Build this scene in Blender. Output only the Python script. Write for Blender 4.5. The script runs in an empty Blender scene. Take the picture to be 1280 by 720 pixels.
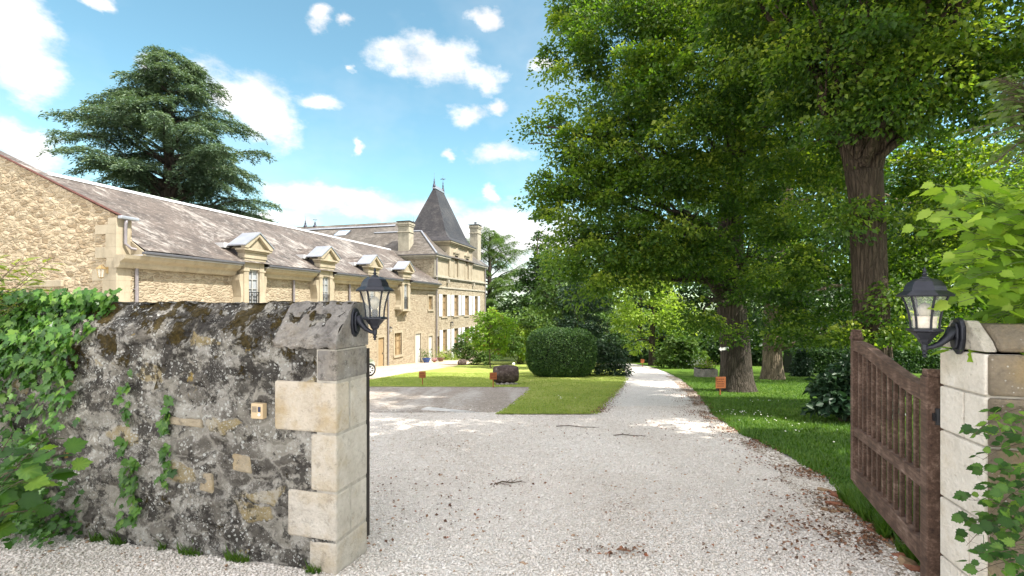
import bpy, math, random
import numpy as np
from mathutils import Vector, Matrix, noise as mnoise

R = math.radians
scene = bpy.context.scene
COL = scene.collection
random.seed(7)

# ------------------------------------------------------------------ camera, sky, sun, exposure
EYE = 1.65
FPX = 600.0            # focal length in pixels of a 1280 wide picture
HOR = 382.0            # picture row of the horizon
cd = bpy.data.cameras.new("camera"); cam = bpy.data.objects.new("camera", cd); COL.objects.link(cam)
cam.location = (0, 0, EYE); cam.rotation_euler = (R(90), 0, 0)
cd.sensor_fit = 'HORIZONTAL'; cd.sensor_width = 36.0; cd.lens = 36.0 * FPX / 1280.0
cd.shift_y = (HOR - 360.0) / 1280.0
cd.clip_start = 0.05; cd.clip_end = 3000
scene.camera = cam
scene.view_settings.view_transform = 'Standard'
scene.view_settings.look = 'None'
scene.view_settings.gamma = 1.0
scene.view_settings.use_curve_mapping = False
scene.view_settings.exposure = 1.88
scene.cycles.use_denoising = True
scene.cycles.max_bounces = 7
scene.cycles.diffuse_bounces = 4
scene.cycles.glossy_bounces = 3
scene.cycles.transmission_bounces = 4
scene.cycles.transparent_max_bounces = 8
scene.cycles.caustics_reflective = False
scene.cycles.caustics_refractive = False

SUN_EL = 53.0
SV = Vector((.885 * math.cos(R(SUN_EL)), -.466 * math.cos(R(SUN_EL)), math.sin(R(SUN_EL))))  # towards the sun
sd = bpy.data.lights.new("sun", 'SUN'); sd.energy = 2.75; sd.angle = R(0.5); sd.color = (1.0, .95, .86)
sun = bpy.data.objects.new("sun", sd); COL.objects.link(sun)
sun.rotation_euler = SV.to_track_quat('Z', 'Y').to_euler(); sun.location = (20, -8, 30)

def N(nt, typ, **kw):
    n = nt.nodes.new(typ)
    for k, v in kw.items():
        if hasattr(n, k):
            setattr(n, k, v)
    return n

class G:
    """Tiny node-graph writer."""
    def __init__(s, nt): s.nt = nt
    def put(s, sock, v):
        if isinstance(v, bpy.types.NodeSocket): s.nt.links.new(v, sock)
        elif v is not None: sock.default_value = v
    def m(s, op, a, b=None, c=None, clamp=False):
        n = s.nt.nodes.new('ShaderNodeMath'); n.operation = op; n.use_clamp = clamp
        s.put(n.inputs[0], a)
        if b is not None: s.put(n.inputs[1], b)
        if c is not None: s.put(n.inputs[2], c)
        return n.outputs[0]
    def vm(s, op, a, b=None):
        n = s.nt.nodes.new('ShaderNodeVectorMath'); n.operation = op
        s.put(n.inputs[0], a)
        if b is not None:
            if op == 'SCALE': s.put(n.inputs['Scale'], b)
            else: s.put(n.inputs[1], b)
        return n.outputs[0]
    def noise(s, vec, scale, detail=3, rough=.55, dist=0, col=False):
        n = s.nt.nodes.new('ShaderNodeTexNoise')
        s.put(n.inputs['Vector'], vec); n.inputs['Scale'].default_value = scale
        n.inputs['Detail'].default_value = detail; n.inputs['Roughness'].default_value = rough
        n.inputs['Distortion'].default_value = dist
        return n.outputs['Color' if col else 'Fac']
    def vor(s, vec, scale, feature='F1', out='Distance', rnd=1.0):
        n = s.nt.nodes.new('ShaderNodeTexVoronoi'); n.feature = feature
        s.put(n.inputs['Vector'], vec); n.inputs['Scale'].default_value = scale
        n.inputs['Randomness'].default_value = rnd
        return n.outputs[out]
    def ramp(s, fac, stops, interp='LINEAR'):
        n = s.nt.nodes.new('ShaderNodeValToRGB'); s.put(n.inputs[0], fac)
        cr = n.color_ramp; cr.interpolation = interp
        while len(cr.elements) < len(stops): cr.elements.new(.5)
        for e, (p, c) in zip(cr.elements, stops):
            e.position = p; e.color = (c[0], c[1], c[2], 1) if not isinstance(c, (int, float)) else (c, c, c, 1)
        return n.outputs[0]
    def mix(s, fac, a, b, blend='MIX'):
        n = s.nt.nodes.new('ShaderNodeMix'); n.data_type = 'RGBA'; n.blend_type = blend
        s.put(n.inputs[0], fac)
        for i, v in ((6, a), (7, b)):
            if isinstance(v, tuple): v = (v[0], v[1], v[2], 1)
            s.put(n.inputs[i], v)
        return n.outputs[2]
    def obj(s):
        return s.nt.nodes.new('ShaderNodeTexCoord').outputs['Object']
    def pos(s):
        return s.nt.nodes.new('ShaderNodeNewGeometry').outputs['Position']
    def map(s, vec, scale=(1, 1, 1), rot=(0, 0, 0), loc=(0, 0, 0)):
        n = s.nt.nodes.new('ShaderNodeMapping'); s.put(n.inputs['Vector'], vec)
        n.inputs['Scale'].default_value = scale; n.inputs['Rotation'].default_value = rot; n.inputs['Location'].default_value = loc
        return n.outputs[0]
    def sep(s, vec):
        n = s.nt.nodes.new('ShaderNodeSeparateXYZ'); s.put(n.inputs[0], vec); return n.outputs
    def comb(s, x, y, z):
        n = s.nt.nodes.new('ShaderNodeCombineXYZ')
        for i, v in enumerate((x, y, z)): s.put(n.inputs[i], v)
        return n.outputs[0]
    def bump(s, h, strength=.5, dist=.02, normal=None):
        n = s.nt.nodes.new('ShaderNodeBump'); s.put(n.inputs['Height'], h)
        n.inputs['Strength'].default_value = strength; n.inputs['Distance'].default_value = dist
        if normal is not None: s.put(n.inputs['Normal'], normal)
        return n.outputs[0]
    def attr(s, name):
        n = s.nt.nodes.new('ShaderNodeAttribute'); n.attribute_name = name; return n.outputs['Fac']

world = bpy.data.worlds.new("World"); scene.world = world; world.use_nodes = True
wnt = world.node_tree; wnt.nodes.clear(); g = G(wnt)
sky = wnt.nodes.new('ShaderNodeTexSky'); sky.sky_type = 'NISHITA'; sky.sun_disc = False
sky.sun_elevation = R(SUN_EL); sky.sun_rotation = math.atan2(SV.x, SV.y)
sky.air_density = 1.0; sky.dust_density = 0.6; sky.ozone_density = 1.6; sky.altitude = 100
SKY_TINT = (0.66, 0.84, 0.69)
CLOUDS = [(15,15,50,48),(28,88,60,40),(0,50,70,60),(30,192,52,30),(0,170,40,34),(120,4,24,9),(182,84,26,16),(296,118,60,34),(335,150,46,36),
 (398,128,36,12),(402,22,18,15),(436,22,11,12),(500,74,42,20),(552,76,60,30),(604,94,34,18),(606,22,27,13),(680,85,19,9),(583,147,20,16),
 (616,130,13,10),(626,193,42,15),(611,238,12,8),(442,91,10,8),(443,177,8,10),(372,244,54,22),(455,252,78,19),(345,272,60,14),(530,258,60,16),
 (560,292,70,30),(640,300,110,50),(625,276,66,26),(668,292,56,36),(600,318,70,24),(655,352,90,26),(557,190,9,8)]
dirv = wnt.nodes.new('ShaderNodeTexCoord').outputs['Generated']
x_, y_, z_ = g.sep(dirv)[:3]
az = g.m('ARCTAN2', x_, y_); el = g.m('ARCSINE', z_)
wv = g.comb(g.m('MULTIPLY', az, 1.0), g.m('MULTIPLY', el, 1.6), 0.0)
nz = g.noise(wv, 11.0, 7, .66)
wcol = g.vm('SUBTRACT', g.noise(wv, 9.0, 5, .6, 0, True), (.5, .5, .5)); wx, wy = g.sep(wcol)[:2]
azw = g.m('ADD', az, g.m('MULTIPLY', wx, .10)); elw = g.m('ADD', el, g.m('MULTIPLY', wy, .075))
nzb = g.noise(wv, 3.2, 4, .6)
mx = None
for (px, py, rx, ry) in CLOUDS:
    k = (px - 640) / FPX; mm = (HOR - py) / FPX
    a0 = math.atan(k); e0 = math.atan2(mm, math.sqrt(1 + k * k))
    ra = rx / FPX / (1 + k * k); re = ry / FPX / math.sqrt(1 + k * k) * (math.cos(e0) ** 1)
    da = g.m('MULTIPLY', g.m('SUBTRACT', azw, a0), 1 / ra)
    de = g.m('MULTIPLY', g.m('SUBTRACT', elw, e0), 1 / re)
    d2 = g.m('ADD', g.m('MULTIPLY', da, da), g.m('MULTIPLY', de, de))
    v = g.m('SUBTRACT', 1.0, g.m('SQRT', d2))
    mx = v if mx is None else g.m('MAXIMUM', mx, v)
mx = g.m('MAXIMUM', mx, -1.0)
# unseen bright clouds added behind and overhead as fill light
away = g.m('SMOOTH_MIN', g.m('SUBTRACT', g.m('MULTIPLY', g.m('SUBTRACT', nzb, .5), 5.0), -.35), 1.0, .2)
back = g.m('MAXIMUM', g.m('MULTIPLY', g.m('SUBTRACT', g.m('ABSOLUTE', az), .95), 4.0, clamp=True), g.m('MULTIPLY', g.m('SUBTRACT', el, .72), 5.0, clamp=True))
mx2 = g.m('ADD', g.m('MULTIPLY', mx, g.m('SUBTRACT', 1.0, back)), g.m('MULTIPLY', away, back))
dens = g.m('ADD', mx2, g.m('MULTIPLY', g.m('SUBTRACT', nz, .5), 2.0))
mr = wnt.nodes.new('ShaderNodeMapRange'); mr.interpolation_type = 'SMOOTHSTEP'
g.put(mr.inputs['Value'], dens); mr.inputs['From Min'].default_value = -.22; mr.inputs['From Max'].default_value = .80
haze = g.m('MULTIPLY', g.m('SUBTRACT', g.noise(wv, 2.0, 5, .6), .46), 1.1, clamp=True)
cov = g.m('MAXIMUM', g.m('MULTIPLY', mr.outputs[0], .97), g.m('MULTIPLY', haze, .8))
skyc = g.mix(1.0, sky.outputs[0], SKY_TINT, 'MULTIPLY')
shade = g.noise(g.vm('ADD', wv, (0.02, .05, 0)), 7.0, 4, .6)
cl = g.mix(g.m('MULTIPLY', g.m('SUBTRACT', shade, .45), 3.2, clamp=True), (3.7, 3.6, 3.55), (2.15, 2.2, 2.3))
cl = g.mix(back, cl, (9.9, 9.1, 8.9))  # unseen clouds made far brighter than the visible ones, as fill light
allc = g.mix(cov, skyc, cl)
bg = wnt.nodes.new('ShaderNodeBackground'); g.put(bg.inputs[0], allc); bg.inputs[1].default_value = 0.1
wo = wnt.nodes.new('ShaderNodeOutputWorld'); wnt.links.new(bg.outputs[0], wo.inputs[0])

# ------------------------------------------------------------------ picture <-> place
def ze_ground(Y):
    """height of the ground below the eye: level at the gate, then falling away towards the house"""
    if Y < 3.0: return -EYE
    if Y < 30: return -(1.38 + .09 * Y)
    if Y < 56: return -(4.08 + .075 * (Y - 30))
    return -(6.03 + .004 * (Y - 56)) if Y < 300 else -(7.0)
def zg(Y): return EYE + ze_ground(Y)
def gp(px, py):
    """ground point seen at a picture position"""
    lo, hi = 1.5, 250.0
    for _ in range(60):
        mid = (lo + hi) / 2
        if HOR - ze_ground(mid) / mid * FPX > py: lo = mid
        else: hi = mid
    return Vector(((px - 640) / FPX * lo, lo, zg(lo)))
def at(px, py, Y):
    return Vector(((px - 640) / FPX * Y, Y, EYE - (py - HOR) / FPX * Y))

# ------------------------------------------------------------------ scene writing helpers
def setp(o, label=None, cat=None, group=None, kind=None):
    if label: o['label'] = label
    if cat: o['category'] = cat
    if group: o['group'] = group
    if kind: o['kind'] = kind
    return o
def thing(name, label, cat, loc, rotz=0, group=None):
    o = bpy.data.objects.new(name, None); COL.objects.link(o); o.empty_display_size = .2
    o.location = loc; o.rotation_euler = (0, 0, rotz)
    return setp(o, label, cat, group)

class MB:
    """mesh collector; o = offset added to every point"""
    def __init__(s, o=(0, 0, 0)): s.v = []; s.f = []; s.o = o
    def add(s, vs, fs):
        b = len(s.v); ox, oy, oz = s.o
        s.v += [(p[0] + ox, p[1] + oy, p[2] + oz) for p in vs]
        s.f += [tuple(i + b for i in f) for f in fs]
        return s
    def box(s, x0, x1, y0, y1, z0, z1):
        v = [(x, y, z) for z in (z0, z1) for y in (y0, y1) for x in (x0, x1)]
        return s.add(v, [(0, 2, 3, 1), (4, 5, 7, 6), (0, 1, 5, 4), (2, 6, 7, 3), (0, 4, 6, 2), (1, 3, 7, 5)])
    def quad(s, a, b, c, d): return s.add([a, b, c, d], [(0, 1, 2, 3)])
    def hexa(s, v): return s.add(v, [(0, 3, 2, 1), (4, 5, 6, 7), (0, 1, 5, 4), (1, 2, 6, 5), (2, 3, 7, 6), (3, 0, 4, 7)])
    def prism(s, poly, axis, a, b):
        """poly (2D) swept along axis 'x','y','z' from a to b"""
        def P(p, h):
            return {'x': (h, p[0], p[1]), 'y': (p[0], h, p[1]), 'z': (p[0], p[1], h)}[axis]
        n = len(poly); v = [P(p, a) for p in poly] + [P(p, b) for p in poly]
        fs = [tuple(range(n - 1, -1, -1)), tuple(range(n, 2 * n))] + [(i, (i + 1) % n, n + (i + 1) % n, n + i) for i in range(n)]
        return s.add(v, fs)
    def lathe(s, prof, n=16, c=(0, 0, 0), rot=0.0, cap=True):
        v = []; fs = []
        for (r, z) in prof:
            for i in range(n):
                a = rot + 2 * math.pi * i / n; v.append((c[0] + r * math.cos(a), c[1] + r * math.sin(a), c[2] + z))
        for j in range(len(prof) - 1):
            for i in range(n):
                fs.append((j * n + i, j * n + (i + 1) % n, (j + 1) * n + (i + 1) % n, (j + 1) * n + i))
        if cap: fs.append(tuple(range(n - 1, -1, -1))); fs.append(tuple((len(prof) - 1) * n + i for i in range(n)))
        return s.add(v, fs)
    def tube(s, pts, rad, n=8, cap=True):
        pts = [Vector(p) for p in pts]
        if not isinstance(rad, (list, tuple)): rad = [rad] * len(pts)
        v = []; fs = []; ref = None
        for i, p in enumerate(pts):
            t = (pts[min(i + 1, len(pts) - 1)] - pts[max(i - 1, 0)]).normalized()
            if ref is None:
                ref = Vector((1, 0, 0)) if abs(t.x) < .8 else Vector((0, 1, 0))
            a = (ref - t * ref.dot(t)).normalized(); b = t.cross(a); ref = a
            for k in range(n):
                an = 2 * math.pi * k / n
                v.append(tuple(p + (a * math.cos(an) + b * math.sin(an)) * rad[i]))
        for j in range(len(pts) - 1):
            for k in range(n):
                fs.append((j * n + k, j * n + (k + 1) % n, (j + 1) * n + (k + 1) % n, (j + 1) * n + k))
        if cap:
            fs.append(tuple(range(n - 1, -1, -1))); fs.append(tuple((len(pts) - 1) * n + k for k in range(n)))
        return s.add(v, fs)
    def grid(s, fn, nu, nv):
        v = [fn(i / nu, j / nv) for j in range(nv + 1) for i in range(nu + 1)]
        fs = [(j * (nu + 1) + i, j * (nu + 1) + i + 1, (j + 1) * (nu + 1) + i + 1, (j + 1) * (nu + 1) + i) for j in range(nv) for i in range(nu)]
        return s.add(v, fs)
    def build(s, name, mat, parent=None, bevel=0, smooth=False, seg=2):
        me = bpy.data.meshes.new(name); me.from_pydata(s.v, [], s.f); me.update()
        if mat: me.materials.append(mat)
        o = bpy.data.objects.new(name, me); COL.objects.link(o)
        if parent is not None: o.parent = parent
        if smooth:
            me.polygons.foreach_set('use_smooth', [True] * len(me.polygons))
        if bevel:
            b = o.modifiers.new('bevel', 'BEVEL'); b.width = bevel; b.segments = seg; b.limit_method = 'ANGLE'; b.angle_limit = R(40)
        return o

def npmesh(name, V, F, mat, parent=None, rnd=None, smooth=False, loc=None):
    V = np.asarray(V, np.float32); F = np.asarray(F, np.int32); m, k = F.shape
    me = bpy.data.meshes.new(name)
    me.vertices.add(len(V)); me.vertices.foreach_set('co', V.ravel())
    me.loops.add(m * k); me.loops.foreach_set('vertex_index', F.ravel())
    me.polygons.add(m); me.polygons.foreach_set('loop_start', np.arange(0, m * k, k, dtype=np.int32))
    if smooth: me.polygons.foreach_set('use_smooth', np.ones(m, dtype=bool))
    me.update(calc_edges=True)
    if rnd is not None:
        a = me.attributes.new('rnd', 'FLOAT', 'POINT'); a.data.foreach_set('value', np.asarray(rnd, np.float32))
    me.materials.append(mat)
    o = bpy.data.objects.new(name, me); COL.objects.link(o)
    if parent is not None: o.parent = parent
    if loc is not None: o.location = loc
    return o

# ------------------------------------------------------------------ materials
def newmat(name, rough=.8, spec=.3):
    m = bpy.data.materials.new(name); m.use_nodes = True
    nt = m.node_tree; b = nt.nodes['Principled BSDF']; b.inputs['Roughness'].default_value = rough
    b.inputs['Specular IOR Level'].default_value = spec
    return m, G(nt), b
def plain(name, col, rough=.6, metal=0, spec=.4, var=.12, scale=6, bump=0):
    m, g, b = newmat(name, rough, spec); b.inputs['Metallic'].default_value = metal
    n = g.noise(g.obj(), scale, 4, .6)
    c0 = tuple(c * (1 - var) for c in col); c1 = tuple(min(1, c * (1 + var)) for c in col)
    g.put(b.inputs['Base Color'], g.ramp(n, [(.3, c0), (.7, c1)]))
    if bump: g.put(b.inputs['Normal'], g.bump(g.noise(g.obj(), scale * 6, 3), bump, .01))
    return m
def leafmat(name, stops, trans=.35, tcol=None, rough=.5, spec=.35):
    m, g, b = newmat(name, rough, spec)
    at_ = g.attr('rnd'); c = g.ramp(at_, stops)
    g.put(b.inputs['Base Color'], c)
    tr = g.nt.nodes.new('ShaderNodeBsdfTranslucent')
    g.put(tr.inputs[0], g.mix(1.0, c, tcol or (1.5, 1.6, .7), 'MULTIPLY'))
    mx = g.nt.nodes.new('ShaderNodeMixShader'); mx.inputs[0].default_value = trans
    out = g.nt.nodes['Material Output']
    g.nt.links.new(b.outputs[0], mx.inputs[1]); g.nt.links.new(tr.outputs[0], mx.inputs[2]); g.nt.links.new(mx.outputs[0], out.inputs[0])
    return m
def bark(name, c0, c1, sc=1.0):
    m, g, b = newmat(name, .9, .2)
    p = g.map(g.obj(), (7 * sc, 7 * sc, 1.3 * sc))
    n = g.noise(p, 2.0, 6, .65, .4); n2 = g.noise(g.obj(), .9, 4, .6)
    f = g.m('ADD', g.m('MULTIPLY', n, .7), g.m('MULTIPLY', n2, .4))
    g.put(b.inputs['Base Color'], g.ramp(f, [(.32, c0), (.52, tuple((a + d) / 2 for a, d in zip(c0, c1))), (.72, c1)]))
    rd = g.vor(g.vm('ADD', g.map(g.obj(), (15 * sc, 15 * sc, 1.5 * sc)), g.vm('SCALE', g.noise(g.obj(), 3, 3, .6, 0, True), 1.4)), 1.0, 'DISTANCE_TO_EDGE')
    crev = g.ramp(rd, [(.0, .62), (.2, 1.0)])
    base = b.inputs['Base Color'].links[0].from_socket
    g.put(b.inputs['Base Color'], g.mix(1.0, base, crev, 'MULTIPLY'))
    g.put(b.inputs['Normal'], g.bump(g.m('ADD', n, g.m('MULTIPLY', g.m('MINIMUM', rd, .25), 2.5)), 1.0, .05)); return m
def rubble(name, cols, mortar, su=2.6, sz=5.6, mw=.1, bumpd=.04, dirt=.25):
    """coursed rubble: stones as stretched cells with pale joints, in the wall's own axes"""
    m, g, b = newmat(name, .92, .15)
    o = g.obj()
    w = g.vm('ADD', o, g.vm('SCALE', g.vm('SUBTRACT', g.noise(o, 2.2, 3, .6, 0, True), (.5, .5, .5)), .17))
    p = g.map(w, (su, su, sz))
    e = g.vor(p, 1.0, 'DISTANCE_TO_EDGE'); c = g.vor(p, 1.0, 'F1', 'Color', .9)
    cs = g.sep(c)[0]
    fine = g.noise(o, 30, 4, .65)
    stone = g.ramp(g.m('ADD', g.m('MULTIPLY', cs, .75), g.m('MULTIPLY', fine, .25)), cols)
    jm = g.m('SMOOTH_MAX', g.m('SUBTRACT', 1.0, g.m('MULTIPLY', e, 1.0 / mw)), 0.0, .1)
    col = g.mix(g.m('MINIMUM', jm, 1.0), stone, mortar)
    st = g.ramp(g.noise(g.map(o, (.5, .5, .22)), 1.6, 5, .62), [(.42, 0.0), (.72, 1.0)])
    col = g.mix(g.m('MULTIPLY', st, dirt), col, (.16, .14, .11))
    g.put(b.inputs['Base Color'], col)
    h = g.m('ADD', g.m('MULTIPLY', g.m('MINIMUM', e, .22), 3.0), g.m('MULTIPLY', fine, .35))
    g.put(b.inputs['Normal'], g.bump(h, 1.0, bumpd)); return m
def ashlar(name, c0, c1, stain=.3, sc=1.0):
    m, g, b = newmat(name, .88, .2)
    o = g.obj(); n = g.noise(o, 1.3 * sc, 6, .65); f = g.noise(o, 22 * sc, 4, .6)
    col = g.ramp(g.m('ADD', g.m('MULTIPLY', n, .75), g.m('MULTIPLY', f, .25)), [(.3, c0), (.68, c1)])
    st = g.ramp(g.noise(g.map(o, (2.2, 2.2, .5)), 2.4, 5, .65), [(.5, 0.0), (.8, 1.0)])
    g.put(b.inputs['Base Color'], g.mix(g.m('MULTIPLY', st, stain), col, (.09, .08, .065)))
    g.put(b.inputs['Normal'], g.bump(f, .35, .01)); return m
def slate(name, c0, c1, lichen=.55, rz=1.66, row=.16):
    m, g, b = newmat(name, .62, .4)
    o = g.obj(); x, y, z = g.sep(o)[:3]
    bt = g.nt.nodes.new('ShaderNodeTexBrick')
    g.put(bt.inputs['Vector'], g.comb(g.m('ADD', x, y), g.m('MULTIPLY', z, rz), 0.0))
    bt.inputs['Scale'].default_value = 1.0; bt.inputs['Brick Width'].default_value = .24; bt.inputs['Row Height'].default_value = row
    bt.inputs['Mortar Size'].default_value = .008; bt.inputs['Color1'].default_value = (*c0, 1); bt.inputs['Color2'].default_value = (*c1, 1)
    bt.inputs['Mortar'].default_value = (c0[0] * .35, c0[1] * .35, c0[2] * .35, 1); bt.inputs['Bias'].default_value = -.1
    n = g.noise(o, 1.1, 6, .68)
    col = g.mix(.42, bt.outputs[0], g.ramp(n, [(.35, tuple(c * .75 for c in c0)), (.65, tuple(min(1, c * 1.25) for c in c1))]))
    sk = g.map(o, (1.0, 1.0, 1.0), (0, 0, 0)); 
    lp = g.comb(g.m('ADD', g.m('MULTIPLY', x, 2.0), g.m('MULTIPLY', z, 1.6)), g.m('ADD', g.m('MULTIPLY', z, .55), g.m('MULTIPLY', x, -.35)), y)
    l = g.noise(lp, 1.5, 6, .72); lb = g.noise(o, .35, 3, .5)
    lm = g.ramp(g.m('ADD', l, g.m('MULTIPLY', g.m('SUBTRACT', lb, .5), .6)), [(.53, 0.0), (.64, 1.0)])
    sp = g.ramp(g.m('ADD', g.m('MULTIPLY', g.noise(o, 5.5, 7, .75), .8), g.m('MULTIPLY', lb, .2)), [(.52, 0.0), (.60, 1.0)])
    lm = g.m('MAXIMUM', lm, g.m('MULTIPLY', sp, .75))
    col = g.mix(g.m('MULTIPLY', lm, lichen), col, (.62, .58, .53))
    g.put(b.inputs['Base Color'], col)
    hb = g.m('ADD', bt.outputs['Fac'], g.m('MULTIPLY', g.noise(o, 14, 3), -.8))
    g.put(b.inputs['Normal'], g.bump(hb, .55, -.015)); return m

M = {}
M['gable'] = rubble('gable rubble stone', [(.12, (.30, .225, .145)), (.4, (.40, .315, .21)), (.7, (.44, .355, .245)), (.95, (.50, .415, .30))], (.49, .405, .285), 2.7, 7.2, .09, .08, .15)
M['barnwall'] = rubble('barn rubble stone', [(.15, (.25, .195, .135)), (.5, (.33, .272, .195)), (.9, (.39, .33, .245))], (.39, .33, .24), 4.2, 9.0, .10, .045, .15)
M['chateau'] = rubble('house rubble stone', [(.15, (.20, .155, .10)), (.5, (.32, .265, .185)), (.9, (.40, .345, .25))], (.39, .34, .25), 4.6, 8.0, .14, .03, .35)
M['ashlar'] = ashlar('dressed limestone', (.28, .235, .165), (.41, .355, .265), .45)
M['ashlar_w'] = ashlar('weathered limestone', (.27, .25, .20), (.45, .41, .33), .55)
M['chimney'] = ashlar('chimney stone', (.25, .23, .18), (.42, .38, .30), .5, 2)
M['slate_barn'] = slate('old slates with lichen', (.050, .040, .034), (.13, .104, .088), .34)
M['slate_house'] = slate('house slates', (.062, .052, .043), (.11, .093, .076), .14)
M['slate_tower'] = slate('dark tower slates', (.018, .018, .023), (.042, .038, .039), .05, 1.1)
M['zinc'] = plain('zinc sheet', (.36, .38, .42), .45, .55, .5, .12, 2)
M['mortar'] = plain('pale lime mortar', (.40, .37, .32), .95, 0, .1, .25, 14, .4)
M['whitezinc'] = plain('pale zinc capping', (.55, .55, .56), .5, .1, .4, .08, 2)
M['gutter'] = plain('dark gutter', (.10, .10, .11), .5, .3)
M['pipe'] = plain('grey downpipe', (.22, .20, .21), .5, .3)
M['redtile'] = plain('red verge tiles', (.085, .034, .026), .8, 0, .2, .35, 5)
M['shutter'] = plain('white shutter paint', (.62, .62, .62), .55, 0, .4, .05, 3)
M['whitedoor'] = plain('white door paint', (.50, .49, .46), .6, 0, .4, .08, 3)
M['browndoor'] = plain('faded brown door', (.30, .215, .12), .7, 0, .3, .15, 4)
M['pane'] = plain('tan window panes', (.33, .245, .145), .16, 0, .6, .25, 1.7)  # mottled tan over the whole pane
M['panegrey'] = plain('grey window panes', (.30, .32, .34), .12, 0, .6, .2, 2)
M['greyframe'] = plain('grey window frame', (.36, .36, .35), .6, 0, .3, .1, 3)
M['greydoor'] = plain('dark window', (.05, .05, .055), .15, 0, .6, .2, 2)
M['iron'] = plain('dark iron', (.03, .03, .034), .5, .6, .5, .2, 8)
M['lantern'] = plain('black lantern metal', (.028, .030, .040), .42, .5, .5, .2, 14)
M['purple'] = plain('dark finial lead', (.08, .08, .11), .5, .4)
mg, gg, gb = newmat('lantern glass', .06, .5)
gb.inputs['Base Color'].default_value = (.9, .92, .9, 1); gb.inputs['Alpha'].default_value = .16
M['glass'] = mg
M['bulb'] = plain('bulb glass', (.55, .50, .40), .2, 0, .5, .05)
M['paper'] = plain('pale lamp card', (.75, .66, .52), .7, 0, .3, .25, 25)
M['brass'] = plain('aged brass', (.35, .25, .12), .4, .6)
M['orangewood'] = plain('orange stained wood', (.30, .10, .035), .65, 0, .3, .22, 12, .3)
M['signdark'] = plain('burnt lettering', (.14, .04, .015), .8)
M['white'] = plain('white paint', (.80, .80, .78), .6)
M['plate'] = plain('buff intercom plate', (.58, .44, .27), .45, .2, .5, .05)
M['grille'] = plain('speaker grille', (.30, .24, .17), .6, .1, .4, .3, 120)
M['navy'] = plain('dark blue name strip', (.02, .03, .08), .3)
M['rustiron'] = plain('dark rusty strip', (.035, .028, .025), .75, .3)
M['terracotta'] = plain('terracotta', (.27, .115, .07), .85, 0, .2, .25, 9, .3)
M['tan_tile'] = plain('sandy broken tile', (.30, .205, .125), .85, 0, .2, .25, 9, .3)
M['pot_blue'] = plain('blue glazed pot', (.02, .06, .22), .25, 0, .6)
M['pot_brown'] = plain('brown pot', (.16, .09, .06), .6)
M['car'] = plain('silver car paint', (.60, .61, .63), .25, .35, .6, .02)
M['carglass'] = plain('car window', (.02, .022, .025), .06, 0, .7)
M['tyre'] = plain('tyre rubber', (.02, .02, .02), .85)
M['rim'] = plain('alloy rim', (.62, .62, .63), .4, .15)
M['redlamp'] = plain('red lamp lens', (.4, .02, .02), .2)
M['kerbwhite'] = plain('white kerb', (.50, .49, .47), .8, 0, .2, .12, 9, .3)
def gatewood():
    m, g, b = newmat('dark stained gate wood', .68, .35)
    o = g.obj(); n = g.noise(g.map(o, (9, 60, 60)), 1.0, 4, .6); n2 = g.noise(o, 6, 5, .65)
    c = g.ramp(g.m('ADD', g.m('MULTIPLY', n, .45), g.m('MULTIPLY', n2, .55)), [(.34, (.034, .019, .013)), (.5, (.100, .058, .041)), (.60, (.185, .12, .09)), (.72, (.38, .30, .25))])
    g.put(b.inputs['Base Color'], c); g.put(b.inputs['Normal'], g.bump(n, .4, .004)); return m
M['gate'] = gatewood()
def jarmat():
    m, g, b = newmat('dark weathered stone', .8, .3)
    o = g.obj(); n = g.noise(o, 7, 6, .68); n2 = g.noise(o, 3, 4)
    c = g.ramp(n, [(.3, (.022, .016, .015)), (.5, (.07, .048, .042)), (.62, (.12, .09, .08)), (.72, (.38, .36, .33))])
    g.put(b.inputs['Base Color'], c); g.put(b.inputs['Normal'], g.bump(n, .8, .03)); return m
M['jar'] = jarmat()
M['bark_a'] = bark('grey brown bark', (.025, .020, .015), (.12, .098, .078))
M['bark_b'] = bark('brown bark', (.028, .021, .014), (.12, .09, .064))
M['bark_pale'] = bark('pale flaking bark', (.045, .036, .028), (.33, .26, .18), .8)
M['greenstem'] = plain('green stem', (.09, .13, .035), .7)
M['twig'] = plain('twig', (.10, .075, .05), .85)

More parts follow.
